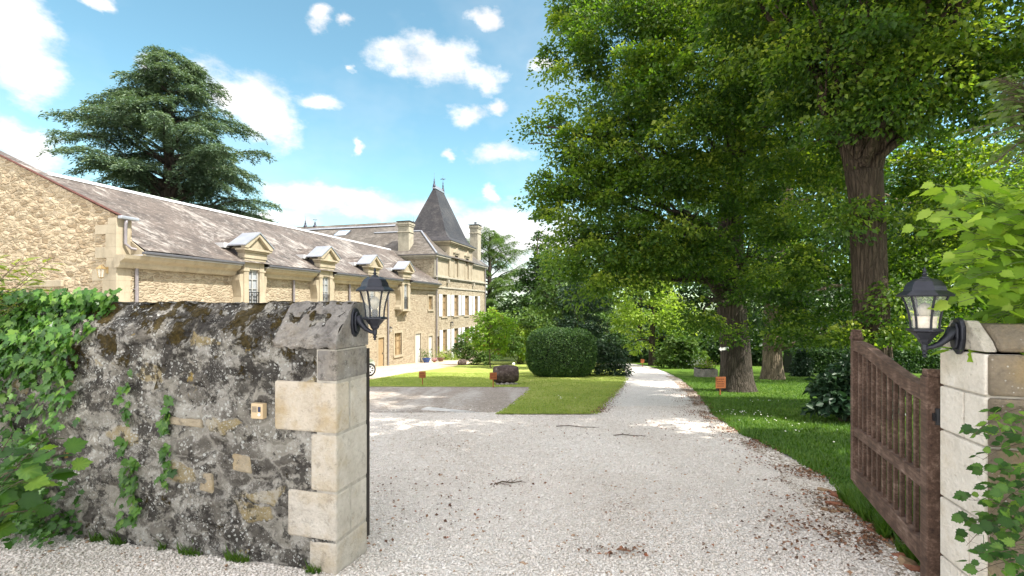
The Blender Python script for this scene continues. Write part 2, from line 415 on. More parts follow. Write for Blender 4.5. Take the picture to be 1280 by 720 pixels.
def oldwall():
    """lichen-crusted rubble: small stones, part pale wash and part black crust, white lichen, ochre stones, brown moss"""
    m, g, b = newmat('old lichen covered wall', .95, .1)
    o = g.obj(); x, y, z = g.sep(o)[:3]
    w = g.vm('ADD', o, g.vm('SCALE', g.vm('SUBTRACT', g.noise(o, 5.0, 4, .65, 0, True), (.5, .5, .5)), .14))
    p = g.map(w, (4.0, 4.0, 9.0)); c = g.sep(g.vor(p, 1.0, 'F1', 'Color')); e = g.vor(p, 1.0, 'DISTANCE_TO_EDGE')
    fine = g.noise(o, 38, 6, .75); big = g.noise(o, 2.2, 5, .68); mid = g.noise(w, 12, 8, .74)
    off = lambda a, b_, d: g.vm('ADD', w, (a, b_, d))
    col = g.ramp(g.m('ADD', g.m('MULTIPLY', c[0], .42), g.m('MULTIPLY', mid, .58)), [(.25, (.075, .068, .060)), (.45, (.17, .155, .135)), (.62, (.31, .29, .25)), (.8, (.44, .41, .36))])
    och = g.m('MULTIPLY', g.ramp(c[1], [(.90, 0.0), (.91, 1.0)]), g.ramp(e, [(.05, 0.0), (.10, 1.0)]))
    col = g.mix(g.m('MULTIPLY', och, .75), col, (.38, .30, .15))
    jn = g.ramp(g.m('ADD', e, g.m('MULTIPLY', g.m('SUBTRACT', fine, .5), .12)), [(.02, 1.0), (.075, 0.0)])
    jp_ = g.ramp(g.noise(off(2, 2, 2), 3.2, 4, .6), [(.44, 0.0), (.52, 1.0)])
    col = g.mix(g.m('MULTIPLY', jn, .7), col, g.mix(jp_, (.045, .040, .036), (.40, .375, .33)))
    wsh = g.ramp(g.m('ADD', g.m('MULTIPLY', g.noise(off(3.3, 1.7, .4), 4.2, 8, .76), .8), g.m('MULTIPLY', fine, .2)), [(.50, 0.0), (.56, 1.0)])
    col = g.mix(g.m('MULTIPLY', wsh, .62), col, (.50, .475, .43))
    zt = g.m('MULTIPLY', g.m('ADD', z, -1.12), 1.8, clamp=True)
    blk = g.ramp(g.m('ADD', g.m('ADD', g.m('MULTIPLY', big, .35), g.m('MULTIPLY', g.noise(off(8.1, 4, 3), 7.5, 8, .76), .65)), g.m('MULTIPLY', zt, .055)), [(.51, 0.0), (.555, 1.0)])
    col = g.mix(g.m('MULTIPLY', blk, .86), col, g.ramp(fine, [(.35, (.018, .016, .015)), (.7, (.075, .068, .062))]))
    ow = g.vm('ADD', o, g.vm('SCALE', g.vm('SUBTRACT', g.noise(o, 40, 2, .6, 0, True), (.5, .5, .5)), .03))
    v = g.vor(ow, 44.0, 'F1', 'Distance'); vc = g.sep(g.vor(ow, 44.0, 'F1', 'Color'))[1]
    dots = g.m('MULTIPLY', g.m('LESS_THAN', v, g.m('MULTIPLY', vc, .46)), g.ramp(g.noise(o, 3.0, 4, .6), [(.42, 0.0), (.54, 1.0)]))
    v2 = g.vor(ow, 90.0, 'F1', 'Distance'); dots = g.m('MAXIMUM', dots, g.m('MULTIPLY', g.m('LESS_THAN', v2, .22), g.ramp(g.noise(off(4, 4, 0), 4.0, 4, .6), [(.5, 0.0), (.6, 1.0)])))
    col = g.mix(g.m('MULTIPLY', dots, .85), col, (.58, .58, .55))
    yl = g.ramp(g.noise(off(7.1, 2.2, 5.0), 6.0, 5, .6), [(.67, 0.0), (.71, 1.0)])
    col = g.mix(g.m('MULTIPLY', yl, .7), col, (.36, .25, .06))
    mo = g.ramp(g.m('ADD', g.noise(off(1.1, 4.2, 8.0), 4.6, 7, .72), g.m('MULTIPLY', zt, .16)), [(.62, 0.0), (.655, 1.0)])
    mosc = g.ramp(fine, [(.35, (.022, .016, .005)), (.6, (.075, .052, .012)), (.75, (.14, .10, .022))])
    col = g.mix(g.m('MULTIPLY', mo, .92), col, mosc)
    g.put(b.inputs['Base Color'], col)
    h = g.m('ADD', g.m('ADD', g.m('MULTIPLY', g.m('MINIMUM', e, .2), 2.6), g.m('MULTIPLY', mid, 1.5)), g.m('ADD', g.m('MULTIPLY', fine, .6), g.m('MULTIPLY', mo, .6)))
    g.put(b.inputs['Normal'], g.bump(h, 1.0, .028)); return m
M['oldwall'] = oldwall()
def quoinmat(name, c0, c1, ochre, black):
    m, g, b = newmat(name, .9, .2)
    o = g.obj(); n = g.noise(o, 4.5, 6, .68); f = g.noise(o, 45, 4, .65)
    col = g.ramp(g.m('ADD', g.m('MULTIPLY', n, .7), g.m('MULTIPLY', f, .3)), [(.32, c0), (.62, c1)])
    oc = g.ramp(g.noise(g.vm('ADD', o, (5, 2, 1)), 3.2, 5, .65), [(.48, 0.0), (.64, 1.0)])
    col = g.mix(g.m('MULTIPLY', oc, ochre), col, (.36, .255, .11))
    bk = g.ramp(g.noise(g.vm('ADD', o, (2, 9, 4)), 17.0, 8, .78), [(.54, 0.0), (.66, 1.0)])
    col = g.mix(g.m('MULTIPLY', bk, black), col, (.05, .045, .04))
    wd = g.vor(o, 40.0); dd = g.m('MULTIPLY', g.m('LESS_THAN', wd, .16), g.ramp(n, [(.5, 0.0), (.6, 1.0)]))
    col = g.mix(g.m('MULTIPLY', dd, .6), col, (.55, .55, .52))
    g.put(b.inputs['Base Color'], col)
    pit = g.ramp(g.vor(o, 26.0), [(.05, 0.0), (.22, 1.0)])
    g.put(b.inputs['Normal'], g.bump(g.m('ADD', g.m('ADD', f, g.m('MULTIPLY', n, 2.2)), g.m('MULTIPLY', pit, .35)), .8, .012)); return m
M['quoin'] = quoinmat('pale quoin stone', (.40, .36, .305), (.59, .545, .48), .35, .35)
M['quoin_o'] = quoinmat('ochre stained quoin stone', (.42, .36, .285), (.58, .515, .425), .6, .35)
M['quoin_g'] = quoinmat('grey crusted coping stone', (.11, .10, .095), (.31, .29, .265), .15, .75)
M['facestone'] = quoinmat('dirty ochre face stone', (.20, .165, .115), (.38, .32, .23), .6, .6)
M['coping'] = quoinmat('mossy pale coping', (.22, .20, .155), (.52, .48, .41), .4, .75)
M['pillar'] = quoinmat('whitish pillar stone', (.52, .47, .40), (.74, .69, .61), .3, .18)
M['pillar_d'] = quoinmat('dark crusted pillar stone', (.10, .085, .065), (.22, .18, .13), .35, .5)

# foliage
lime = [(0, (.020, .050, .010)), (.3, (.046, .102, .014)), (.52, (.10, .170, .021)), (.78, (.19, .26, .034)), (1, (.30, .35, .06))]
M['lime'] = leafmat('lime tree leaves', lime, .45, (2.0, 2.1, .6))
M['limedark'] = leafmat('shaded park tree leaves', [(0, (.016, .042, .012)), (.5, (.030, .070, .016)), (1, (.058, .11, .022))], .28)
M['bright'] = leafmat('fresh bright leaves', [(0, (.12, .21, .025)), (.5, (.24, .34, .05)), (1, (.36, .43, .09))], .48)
M['young'] = leafmat('young tree leaves', [(0, (.10, .20, .02)), (.5, (.18, .31, .03)), (.86, (.26, .36, .045)), (.93, (.30, .12, .04)), (1, (.34, .10, .04))], .42)
M['mid'] = leafmat('mid green leaves', [(0, (.040, .085, .02)), (.5, (.075, .14, .03)), (1, (.14, .20, .045))], .38)
M['conifer'] = leafmat('dark conifer sprays', [(0, (.012, .035, .016)), (.5, (.022, .055, .024)), (1, (.045, .085, .035))], .15)
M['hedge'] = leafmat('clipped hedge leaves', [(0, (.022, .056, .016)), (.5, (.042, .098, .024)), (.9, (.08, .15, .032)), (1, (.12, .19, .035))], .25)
M['hedgecore'] = plain('inner hedge twigs', (.012, .018, .008), .95)
M['cedar'] = leafmat('blue green cedar needles', [(0, (.035, .07, .05)), (.5, (.075, .125, .08)), (1, (.18, .235, .13))], .22)
M['ivy'] = leafmat('ivy leaves', [(0, (.020, .065, .012)), (.4, (.045, .125, .018)), (.8, (.09, .20, .028)), (1, (.16, .28, .05))], .28, None, .4, .4)
M['hazel'] = leafmat('hazel leaves', [(0, (.11, .21, .02)), (.5, (.22, .35, .035)), (1, (.33, .44, .07))], .48, None, .5)
M['vine'] = leafmat('vine leaves', [(0, (.022, .065, .014)), (.55, (.05, .125, .02)), (.85, (.09, .19, .03)), (1, (.18, .30, .045))], .35)
M['wild'] = leafmat('pale feathery leaves', [(0, (.09, .15, .04)), (1, (.16, .22, .06))], .4)
M['bamboo'] = leafmat('feathery yellow green leaves', [(0, (.12, .16, .03)), (1, (.24, .26, .06))], .4)
M['grassblade'] = leafmat('grass blades', [(0, (.04, .10, .012)), (.5, (.075, .16, .018)), (.9, (.13, .21, .03)), (1, (.24, .24, .08))], .35)
M['flower_pink'] = leafmat('pink flowers', [(0, (.5, .12, .16)), (1, (.7, .45, .5))], .2, (1, 1, 1))
M['flower_white'] = leafmat('white flowers', [(0, (.6, .6, .5)), (1, (.8, .8, .75))], .2, (1, 1, 1))
M['litter'] = leafmat('dead leaves', [(0, (.08, .04, .022)), (.5, (.17, .085, .045)), (.8, (.27, .15, .08)), (1, (.33, .12, .06))], .1, (1, 1, 1))

def groundmat():
    m, g, b = newmat('wood floor and rough grass', .95, .1)
    p = g.pos(); n = g.noise(p, .35, 5, .6); f = g.noise(p, 9, 4, .65)
    c = g.ramp(g.m('ADD', g.m('MULTIPLY', n, .6), g.m('MULTIPLY', f, .4)), [(.35, (.03, .045, .012)), (.6, (.06, .085, .02)), (.75, (.09, .075, .035))])
    g.put(b.inputs['Base Color'], c); g.put(b.inputs['Normal'], g.bump(f, .6, .05)); return m
M['ground'] = groundmat()
def lawnmat(name, c0, c1, c2):
    m, g, b = newmat(name, .95, .1)
    p = g.pos(); n = g.noise(p, .5, 6, .68); f = g.noise(p, 28, 4, .7); k = g.noise(g.map(p, (1.0, .35, 1.0), (0, 0, .5)), 2.6, 5, .68)
    c = g.ramp(g.m('ADD', g.m('ADD', g.m('MULTIPLY', n, .45), g.m('MULTIPLY', f, .3)), g.m('MULTIPLY', k, .25)), [(.34, c0), (.52, c1), (.68, c2)])
    g.put(b.inputs['Base Color'], c); g.put(b.inputs['Normal'], g.bump(f, .8, .05)); return m
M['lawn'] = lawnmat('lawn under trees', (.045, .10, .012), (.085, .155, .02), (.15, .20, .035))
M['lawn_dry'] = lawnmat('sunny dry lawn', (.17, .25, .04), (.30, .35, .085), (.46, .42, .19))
def gravelmat(name, cols, tracks=True, sc=1.0):
    m, g, b = newmat(name, .93, .15)
    p = g.pos()
    v = g.sep(g.vor(p, 46.0 * sc, 'F1', 'Color')); d = g.vor(p, 46.0 * sc, 'F1', 'Distance')
    f = g.noise(p, 120, 2, .6); big = g.noise(p, .55, 5, .62); mid = g.noise(p, 3.0, 5, .66)
    c = g.ramp(g.m('ADD', g.m('MULTIPLY', v[0], .8), g.m('MULTIPLY', f, .2)), cols)
    c = g.mix(g.m('MULTIPLY', g.ramp(g.m('ADD', g.m('MULTIPLY', big, .5), g.m('MULTIPLY', mid, .5)), [(.48, 0.0), (.66, 1.0)]), .30), c, (.28, .23, .17))
    wt = g.ramp(g.m('ADD', g.m('MULTIPLY', g.noise(g.map(g.vm('ADD', p, (9, 4, 0)), (1.5, .22, 1)), .8, 4, .6), .6), g.m('MULTIPLY', g.noise(p, 6, 5, .65), .4)), [(.47, 0.0), (.60, 1.0)])
    c = g.mix(g.m('MULTIPLY', wt, .28), c, (.78, .76, .73))
    # scattered leaf crumbs
    lc = g.vor(p, 9.0, 'F1', 'Distance'); lm = g.ramp(g.noise(p, 1.2, 4, .6), [(.55, 0.0), (.66, 1.0)])
    cr = g.m('MULTIPLY', g.m('LESS_THAN', g.vor(p, 30.0, 'F1', 'Distance'), .13), lm)
    c = g.mix(g.m('MULTIPLY', cr, .6), c, (.16, .09, .05))
    g.put(b.inputs['Base Color'], c)
    g.put(b.inputs['Normal'], g.bump(g.m('SUBTRACT', g.m('MULTIPLY', mid, .6), d), .8, .02)); return m
M['gravel'] = gravelmat('white limestone gravel', [(.1, (.52, .47, .415)), (.35, (.65, .60, .55)), (.65, (.735, .69, .64)), (.9, (.82, .78, .735))])
M['verge'] = gravelmat('earthy gravel verge', [(.1, (.13, .085, .05)), (.35, (.24, .175, .12)), (.6, (.40, .34, .27)), (.9, (.62, .57, .50))])
M['court'] = gravelmat('beige courtyard gravel', [(.1, (.38, .30, .20)), (.5, (.54, .44, .31)), (.9, (.66, .56, .42))])
M['pad'] = gravelmat('grey worn tarmac', [(.1, (.20, .17, .145)), (.5, (.32, .275, .235)), (.9, (.42, .37, .32))], True, .7)
m_, g_, b_ = newmat('gravel stones', .9, .2)
g_.put(b_.inputs['Base Color'], g_.ramp(g_.attr('rnd'), [(0, (.36, .30, .25)), (.10, (.56, .505, .445)), (.5, (.69, .64, .585)), (.88, (.79, .745, .695)), (.96, (.85, .81, .77)), (1, (.40, .28, .19))]))
M['stones'] = m_

# ------------------------------------------------------------------ ground
ROWS = [-12, -6, -2, 0, 1, 1.5] + [2 + .25 * i for i in range(0, 113)] + [31 + i for i in range(0, 26)] + [60, 70, 85, 110, 150, 220, 300, 500, 900]
ROWS = sorted(set([3.0, 30.0, 56.0] + ROWS))
def lerp(tab, Y):
    if Y <= tab[0][0]: return tab[0][1]
    for (a, x), (b, xx) in zip(tab, tab[1:]):
        if Y <= b: return x + (xx - x) * (Y - a) / (b - a) if b > a else xx
    return tab[-1][1]
def sheet(name, L, Rr, y0, y1, off, mat, wob=0.0, seg=1, seed=0):
    rows = sorted(set([y for y in ROWS if y0 < y < y1] + [y0, y1])); mb = MB(); v = []; fs = []
    for y in rows:
        xl = lerp(L, y); xr = max(lerp(Rr, y), xl + .002)
        xl += wob * mnoise.noise((seed + 3.1, y * 1.9, 0)) ; xr += wob * mnoise.noise((seed + 7.7, y * 1.9, 1))
        for i in range(seg + 1): v.append((xl + (xr - xl) * i / seg, y, zg(y) + off))
    k = seg + 1
    for j in range(len(rows) - 1):
        for i in range(seg): fs.append((j * k + i, j * k + i + 1, (j + 1) * k + i + 1, (j + 1) * k + i))
    mb.add(v, fs); o = mb.build(name, mat); o['kind'] = 'structure'; return o
def poly_from_px(pts): return sorted([(gp(px, py).y, gp(px, py).x) for px, py in pts])
BIG = 900
sheet('ground', [(-12, -BIG), (900, -BIG)], [(-12, BIG), (900, BIG)], -12, 900, 0, M['ground'], 0, 6)
RL = poly_from_px([(1175, 716), (1120, 672), (1065, 625), (1018, 590), (975, 566), (930, 545), (893, 521), (872, 492), (852, 475), (832, 465), (815, 459)])
RL = [(1.0, 2.6), (2.6, 2.62)] + RL
far_y = RL[-1][0]
sheet('gravel_drive', [(-12, -30), (14.2, -30), (14.3, -12), (22, -12), (24, -4), (40, -3)], [(-12, 30), (1.5, 30), (3, 8), (8, 9), (40, 12)], -12, far_y + 5, .006, M['gravel'])
sheet('lawn', RL, [(1, 45), (900, 45)], 2.62, far_y + 6, .03, M['lawn'], .07, 1, 5)
sheet('earth_verge', [(y_, x_ - .16 - .012 * y_ - .30 * max(0, 1 - abs(y_ - 4.2) / 3)) for y_, x_ in RL], [(y_, x_ + .02) for y_, x_ in RL], 2.62, 24, .011, M['verge'], .16, 2, 31)
# island lawn: its drive side, its far side behind the hedge, its court side
IR = poly_from_px([(738, 518.5), (748, 512), (757, 502), (768, 492), (777, 482), (782, 475), (780, 468), (782, 462)])
iy0 = gp(640, 519).y
PADT = gp(640, 484.0).y; PADB = gp(640, 516).y
IL = [(iy0, gp(622, 519).x), (gp(0, 508).y, gp(640, 508).x), (gp(0, 500).y, gp(650, 500).x), (gp(0, 490).y, gp(661, 490).x), (PADT - .02, gp(665, 484.5).x),
      (PADT, gp(400, 484).x), (gp(0, 477).y, gp(455, 477).x), (gp(0, 465).y, gp(522, 465).x), (gp(0, 457).y, gp(575, 457).x), (gp(0, 452).y, gp(610, 452).x)]
sheet('lawn_island', IL, IR, iy0, gp(0, 452).y, .03, M['lawn_dry'], .05, 1, 9)
IL2 = [(iy0, gp(622, 519).x), (gp(0, 500).y, gp(650, 500).x), (PADT, gp(668, 484).x), (gp(0, 478).y, gp(690, 478).x)]
sheet('parking_pad', [(PADB, gp(440, 516).x), (PADT, gp(420, 484).x)], [(PADB, gp(618, 516).x), (gp(0, 508).y, gp(637, 508).x), (gp(0, 500).y, gp(648, 500).x), (gp(0, 490).y, gp(659, 490).x), (PADT, gp(664, 484).x)], PADB, PADT, .018, M['pad'], .03, 1, 2)
sheet('courtyard', [(PADT + .01, -30), (60, -30)], [(PADT + .01, gp(430, 484).x), (gp(0, 477).y, gp(458, 477).x), (gp(0, 465).y, gp(526, 465).x), (gp(0, 457).y, gp(580, 457).x), (gp(0, 449).y, gp(600, 449).x), (58, -4)], PADT + .01, 58, .012, M['court'])

# ------------------------------------------------------------------ barn, gable building, house
D = Vector((.261, .965, 0)).normalized(); NN = Vector((.965, -.261, 0)).normalized()
B0 = Vector(((147 - 640) / FPX * 17.6, 17.6, 0))
ROT = math.atan2(D.y, D.x)
def u_of(px, t=0.0):
    """distance along the facade line of a picture column"""
    k = (px - 640) / FPX
    p0 = B0 - NN * t
    return (k * p0.y - p0.x) / (D.x - k * D.y)
def wallmesh(mb, u0, u1, z0, z1, holes, depth=.22, t=0.0):
    """front skin with openings and their reveals"""
    us = sorted(set([u0, u1] + [h[0] for h in holes] + [h[1] for h in holes])); zs = sorted(set([z0, z1] + [h[2] for h in holes] + [h[3] for h in holes]))
    for i in range(len(us) - 1):
        for j in range(len(zs) - 1):
            cu, cz = (us[i] + us[i + 1]) / 2, (zs[j] + zs[j + 1]) / 2
            if any(h[0] < cu < h[1] and h[2] < cz < h[3] for h in holes): continue
            mb.quad((us[i], t, zs[j]), (us[i + 1], t, zs[j]), (us[i + 1], t, zs[j + 1]), (us[i], t, zs[j + 1]))
    for (a, b, c, d) in holes:
        mb.quad((a, t, c), (a, t + depth, c), (a, t + depth, d), (a, t, d)); mb.quad((b, t + depth, c), (b, t, c), (b, t, d), (b, t + depth, d))
        mb.quad((a, t, d), (a, t + depth, d), (b, t + depth, d), (b, t, d)); mb.quad((a, t + depth, c), (a, t, c), (b, t, c), (b, t + depth, c))
def surround(mb, a, b, c, d, w=.16, p=.03, sill=True):
    mb.box(a - w, a, -p, .05, c, d); mb.box(b, b + w, -p, .05, c, d); mb.box(a - w, b + w, -p - .003, .05, d, d + w * 1.3)
    if sill: mb.box(a - w - .05, b + w + .05, -p - .07, .05, c - .16, c)

BZ = 3.2     # local height = height above the eye + BZ
barn = thing('barn', 'long sunlit stone barn with lichen spotted slate roof and four pedimented dormers', 'barn', (B0.x, B0.y, EYE - BZ), ROT)
O = (0, 0, BZ)
bu0, bu1 = .5, 28.0
holes = []
bd = (u_of(472.5), u_of(480), -4.75, -2.35); bw = (u_of(493), u_of(502), -3.9, -2.15)
wd1 = (u_of(519), u_of(526), -5.2, -2.4); wd2 = (u_of(535.6), u_of(540.5), -5.3, -2.75)
lw = (u_of(535.4), u_of(540.6), -.35, .85)
hd = [(4.2, 5.6, -3.9, -1.7), (9.6, 10.6, -3.9, -1.7), (14.6, 15.6, -3.4, -1.8)]
holes = [bd, bw, wd1, wd2, lw] + hd
mb = MB(O); wallmesh(mb, bu0, bu1, -5.8, 1.95, holes)
mb.quad((bu0, 9.1, -5.8), (bu0, 0, -5.8), (bu0, 0, 1.95), (bu0, 9.1, 1.95)); mb.add([(bu0, 0, 1.95), (bu0, 4.54, 5.28), (bu0, 9.1, 1.95)], [(0, 1, 2)])
mb.quad((bu1, 9.1, -5.8), (bu0, 9.1, -5.8), (bu0, 9.1, 1.95), (bu1, 9.1, 1.95))
mb.build('wall', M['barnwall'], barn)
for h in (bd, bw, wd1, wd2, lw):
    mb = MB(O); surround(mb, *h, w=.15, sill=h in (bw, lw)); mb.build('stone_surround', M['ashlar'], barn)
def door_at(h, mat, parent, O, name='door', panes=False):
    mb = MB(O); mb.box(h[0], h[1], .08, .14, h[2], h[3])
    for i in range(1, 4):
        x = h[0] + (h[1] - h[0]) * i / 4; mb.box(x - .008, x + .008, .072, .08, h[2] + .05, h[3] - .05)
    d = mb.build(name, mat, parent)
    k = MB(O); k.box(h[1] - .14, h[1] - .11, .03, .08, (h[2] + h[3]) / 2 - .06, (h[2] + h[3]) / 2 + .06); k.build('handle', M['iron'], d)
    return d
def window_at(h, parent, O, pane='pane', frame='browndoor', t=.14, nx=2, nz=3, name='window'):
    f = MB(O); w = .055
    f.box(h[0], h[1], t, t + .06, h[2], h[2] + w); f.box(h[0], h[1], t, t + .06, h[3] - w, h[3])
    f.box(h[0], h[0] + w, t, t + .06, h[2] + w, h[3] - w); f.box(h[1] - w, h[1], t, t + .06, h[2] + w, h[3] - w)
    for i in range(1, nx):
        x = h[0] + (h[1] - h[0]) * i / nx; f.box(x - .03, x + .03, t - .004, t + .05, h[2] + w, h[3] - w)
    for j in range(1, nz):
        z = h[2] + (h[3] - h[2]) * j / nz; f.box(h[0] + w, h[1] - w, t + .006, t + .046, z - .016, z + .016)
    fo = f.build(name, M[frame], parent)
    p = MB(O); p.box(h[0] + .01, h[1] - .01, t + .07, t + .08, h[2] + .01, h[3] - .01); p.build('pane', M[pane], fo)
    return fo
door_at(bd, M['browndoor'], barn, O)['label'] = 'faded brown plank door'
door_at(wd1, M['whitedoor'], barn, O)['label'] = 'white door in the middle of the barn end'
door_at(wd2, M['whitedoor'], barn, O)['label'] = 'narrow white door by the downpipe'
for h in hd: door_at(h, M['browndoor'], barn, O)
window_at(bw, barn, O); window_at(lw, barn, O, 'pane', 'browndoor')
# roof with a slight sag
mb = MB(O)
def roofpt(side):
    def fn(a, b):
        u = bu0 + (bu1 + .02 - bu0) * a; ze = 1.95 + (5.3 - 1.95) * b + .035 * mnoise.noise((u * .35, b * 2, side)) + (0.10 * (1 - b) ** 3)
        t = (-.70 + (4.54 + .70) * b) if side == 0 else (9.5 + (4.54 - 9.5) * b)
        return (u, t, ze)
    return fn
mb.grid(roofpt(0), 60, 12); mb.grid(lambda a, b: roofpt(1)(1 - a, b), 20, 6)
rf = mb.build('roof', M['slate_barn'], barn, smooth=True)
mb = MB(O); n = 40
mb.prism([(4.54 - .13, 5.25), (4.54 + .13, 5.25), (4.54 + .05, 5.38), (4.54 - .05, 5.38)], 'x', bu0 + .02, bu1 - .2)
mb.build('ridge_capping', M['whitezinc'], rf)
# cornice, gutter in bays between the dormers
dus = [(u_of(a, -.5) + u_of(b, -.5)) / 2 for a, b in ((308, 327.5), (402.5, 413.2), (461, 470.3), (502, 513))]
edges = [bu0 - .05] + sum([[c - .78, c + .78] for c in dus], []) + [bu1 - .05]
for a, b in zip(edges[::2], edges[1::2]):
    mb = MB(O); mg_ = MB(O); mz = MB(O)
    mb.prism([(.02, 1.40), (-.16, 1.40), (-.22, 1.50), (-.24, 1.60), (-.46, 1.72), (-.52, 1.86), (.02, 1.86)], 'x', a, b)
    mz.box(a, b, -.60, .0, 1.865, 1.905); mg_.box(a, b, -.73, -.56, 1.91, 2.02)
    mb.build('cornice', M['ashlar'], barn); mz.build('eaves_flashing', M['whitezinc'], barn); mg_.build('gutter', M['gutter'], barn, bevel=.03)
for px in (150.8, 365.5, 435.5, 484):
    u = max(u_of(px), .62); mb = MB(O); mb.tube([(u, -.1, 1.42), (u, -.1, .8), (u, -.1, -5.6)], .06, 8)
    for z in (.6, -1.2, -3): mb.box(u - .075, u + .075, -.1, .02, z, z + .04)
    mb.build('drain_pipe', M['pipe'], barn)
# plain band under the eaves wall near the gable corner
def dormer(c, full=True):
    w2, op = .62, .34; OO = (c, -.36, BZ); zb = -.30
    d = MB(OO)
    d.box(-w2, -op, -.16, .42, zb, 2.12); d.box(op, w2, -.16, .42, zb, 2.12); d.box(-op, op, -.14, .42, 1.72, 2.12)
    d.box(-w2 - .05, w2 + .05, -.26, .42, zb - .14, zb); d.prism([(-.16, zb - .14), (.40, zb - .55), (.40, zb - .14)], 'x', -w2 + .05, -w2 + .25); d.prism([(-.16, zb - .14), (.40, zb - .55), (.40, zb - .14)], 'x', w2 - .25, w2 - .05)                                       # sill
    d.box(-w2 - .06, -op + .02, -.19, .05, 1.62, 1.72); d.box(op - .02, w2 + .06, -.19, .05, 1.62, 1.72)
    for k, (ex, zz0, zz1) in enumerate(((.04, 2.12, 2.24), (.08, 2.24, 2.52), (.15, 2.52, 2.60), (.24, 2.60, 2.70))):
        d.box(-w2 - ex, w2 + ex, -.18 - ex, .16, zz0, zz1)
    ow = w2 + .25
    d.prism([(-ow + .12, 2.703), (ow - .12, 2.703), (0, 3.26)], 'y', -.30, .5)                # tympanum block
    for s in (-1, 1):                                                                         # raking cornice
        a = [(s * ow, 2.70), (s * ow, 2.82), (0, 3.44), (0, 3.30), (s * (ow - .2), 2.702)]
        d.prism(a if s < 0 else a[::-1], 'y', -.46, -.20)
    do = d.build('dormer', M['ashlar'], barn, bevel=.012, seg=1)
    r = MB(OO)
    r.prism([(-ow - .04, 2.80), (0, 3.46), (ow + .04, 2.80), (ow + .04, 2.86), (0, 3.53), (-ow - .04, 2.86)], 'y', -.50, .55); r.build('dormer_roof', M['zinc'], do)
    s_ = MB(OO); s_.prism([(-ow, 2.78), (0, 3.42), (ow, 2.78)], 'y', .552, 2.15); s_.build('slate_roof', M['slate_barn'], do)
    
    for s in (-1, 1): k = MB(OO); k.box(s * ow - .15, s * ow + .15, .62, 1.5, 2.72, 2.95); k.build('valley_flashing', M['whitezinc'], do)
    for s in (-1, 1):
        ck = MB(OO); q = [(.17, 1.9), (.17, 2.72), (.95, 2.72)]; ck.prism(q, 'x', s * (w2 + .02) - .02, s * (w2 + .02) + .02)
        ck.build('cheek', M['slate_tower'], do)
    f = MB(OO); t = -.02
    f.box(-op, -op + .05, t, t + .05, zb, 1.72); f.box(op - .05, op, t, t + .05, zb, 1.72); f.box(-op + .05, op - .05, t, t + .05, 1.66, 1.72); f.box(-.025, .025, t - .003, t + .045, zb, 1.66)
    for z in (.3, .8, 1.25): f.box(-op + .05, op - .05, t + .004, t + .04, z, z + .03)
    f.build('window_frame', M['greyframe'], do)
    p = MB(OO); p.box(-op, op, t + .06, t + .07, zb, 1.72); p.build('pane', M['panegrey'], do)
    gr = MB(OO)
    gr.box(-op, op, -.13, -.10, .62, .66); gr.box(-op, op, -.13, -.10, zb + .08, zb + .11)
    for i in range(6):
        x = -op + .06 + i * (2 * op - .12) / 5; gr.box(x - .01, x + .01, -.125, -.105, zb + .11, .62)
    gr.build('guard_rail', M['iron'], do)
    for s in (-1, 1):
        c_ = MB(OO); prof = [(0, 1.5), (.20, 1.44), (.24, 1.2), (.15, .8), (.12, .4), (.20, .05), (.30, -.1), (.33, -.3), (0, -.3)]
        pr = [(s * (w2 + .002 + a), b) for a, b in prof]
        c_.prism(pr if s < 0 else pr[::-1], 'y', -.10, .40); c_.build('console', M['ashlar'], do)
    return do
for c in dus: dormer(c)

# the taller gable-ended building at the near end of the barn
gb_ = thing('gable_building', 'sunlit rubble stone gable end with red tile edge rising above the ivy wall', 'building', (B0.x, B0.y, EYE - BZ), ROT)
top = lambda t: 3.29 + (6.0 - 3.29) / 6.28 * min(t, 16 - t)
mb = MB(O)
def gwall(a, b):
    t = 16 * (1 - a); z = -5.4 + (top(t) + 5.4) * b
    return (-.0 - .035 * mnoise.noise((t * 2.1, z * 4.2, 3)) - .02 * mnoise.noise((t * 5, z * 9, 1)), t, z)
mb.grid(gwall, 160, 90)
mb.quad((0, 0, -5.4), (.5, 0, -5.4), (.5, 0, top(0)), (0, 0, top(0))); mb.quad((.5, 0, -5.4), (.5, 16, -5.4), (.5, 16, top(16)), (.5, 0, top(0)))
mb.add([(.5, 0, top(0)), (.5, 16, top(16)), (.5, 8, top(8))], [(0, 1, 2)])
mb.build('wall', M['gable'], gb_)
mb = MB(O)
zq = -5.4; i = 0
rq = random.Random(3)
while zq < 3.15:
    h = rq.uniform(.32, .5); zz = min(zq + h, 3.22); L = (.42, .95, .6, 1.1)[i % 4] + rq.uniform(-.1, .1)
    mb.box(-.055, .46, -.012, L, zq + .0015, zz - .0015); zq += h; i += 1
mb.build('corner_quoin', M['ashlar'], gb_, bevel=.004)
mb = MB(O); mb.box(-.10, .1, 2.7, 4.5, .72, .98); mb.build('stone_lintel', M['ashlar'], gb_, bevel=.02)
mb = MB(O); mb.box(-.07, .1, .6, 15, -.3, .32); mb.build('stone_band', M['ashlar'], gb_, bevel=.02)
for s in (0, 1):
    mb = MB(O); a, b = (0, 8) if s == 0 else (16, 8)
    ee = -.12 if s == 0 else .12
    def slab(x0, x1): return [(x0, a + ee, top(a) + .005), (x1, a + ee, top(a) + .005), (x1, b, top(b)), (x0, b, top(b)), (x0, a + ee, top(a) + .035), (x1, a + ee, top(a) + .035), (x1, b, top(b) + .035), (x0, b, top(b) + .035)]
    mb.hexa(slab(-.06, .10)); rs_ = MB(O); rs_.hexa(slab(.102, .56)); rs_.build('roof', M['slate_barn'], gb_)
    mb.build('verge_tiles', M['redtile'], gb_)
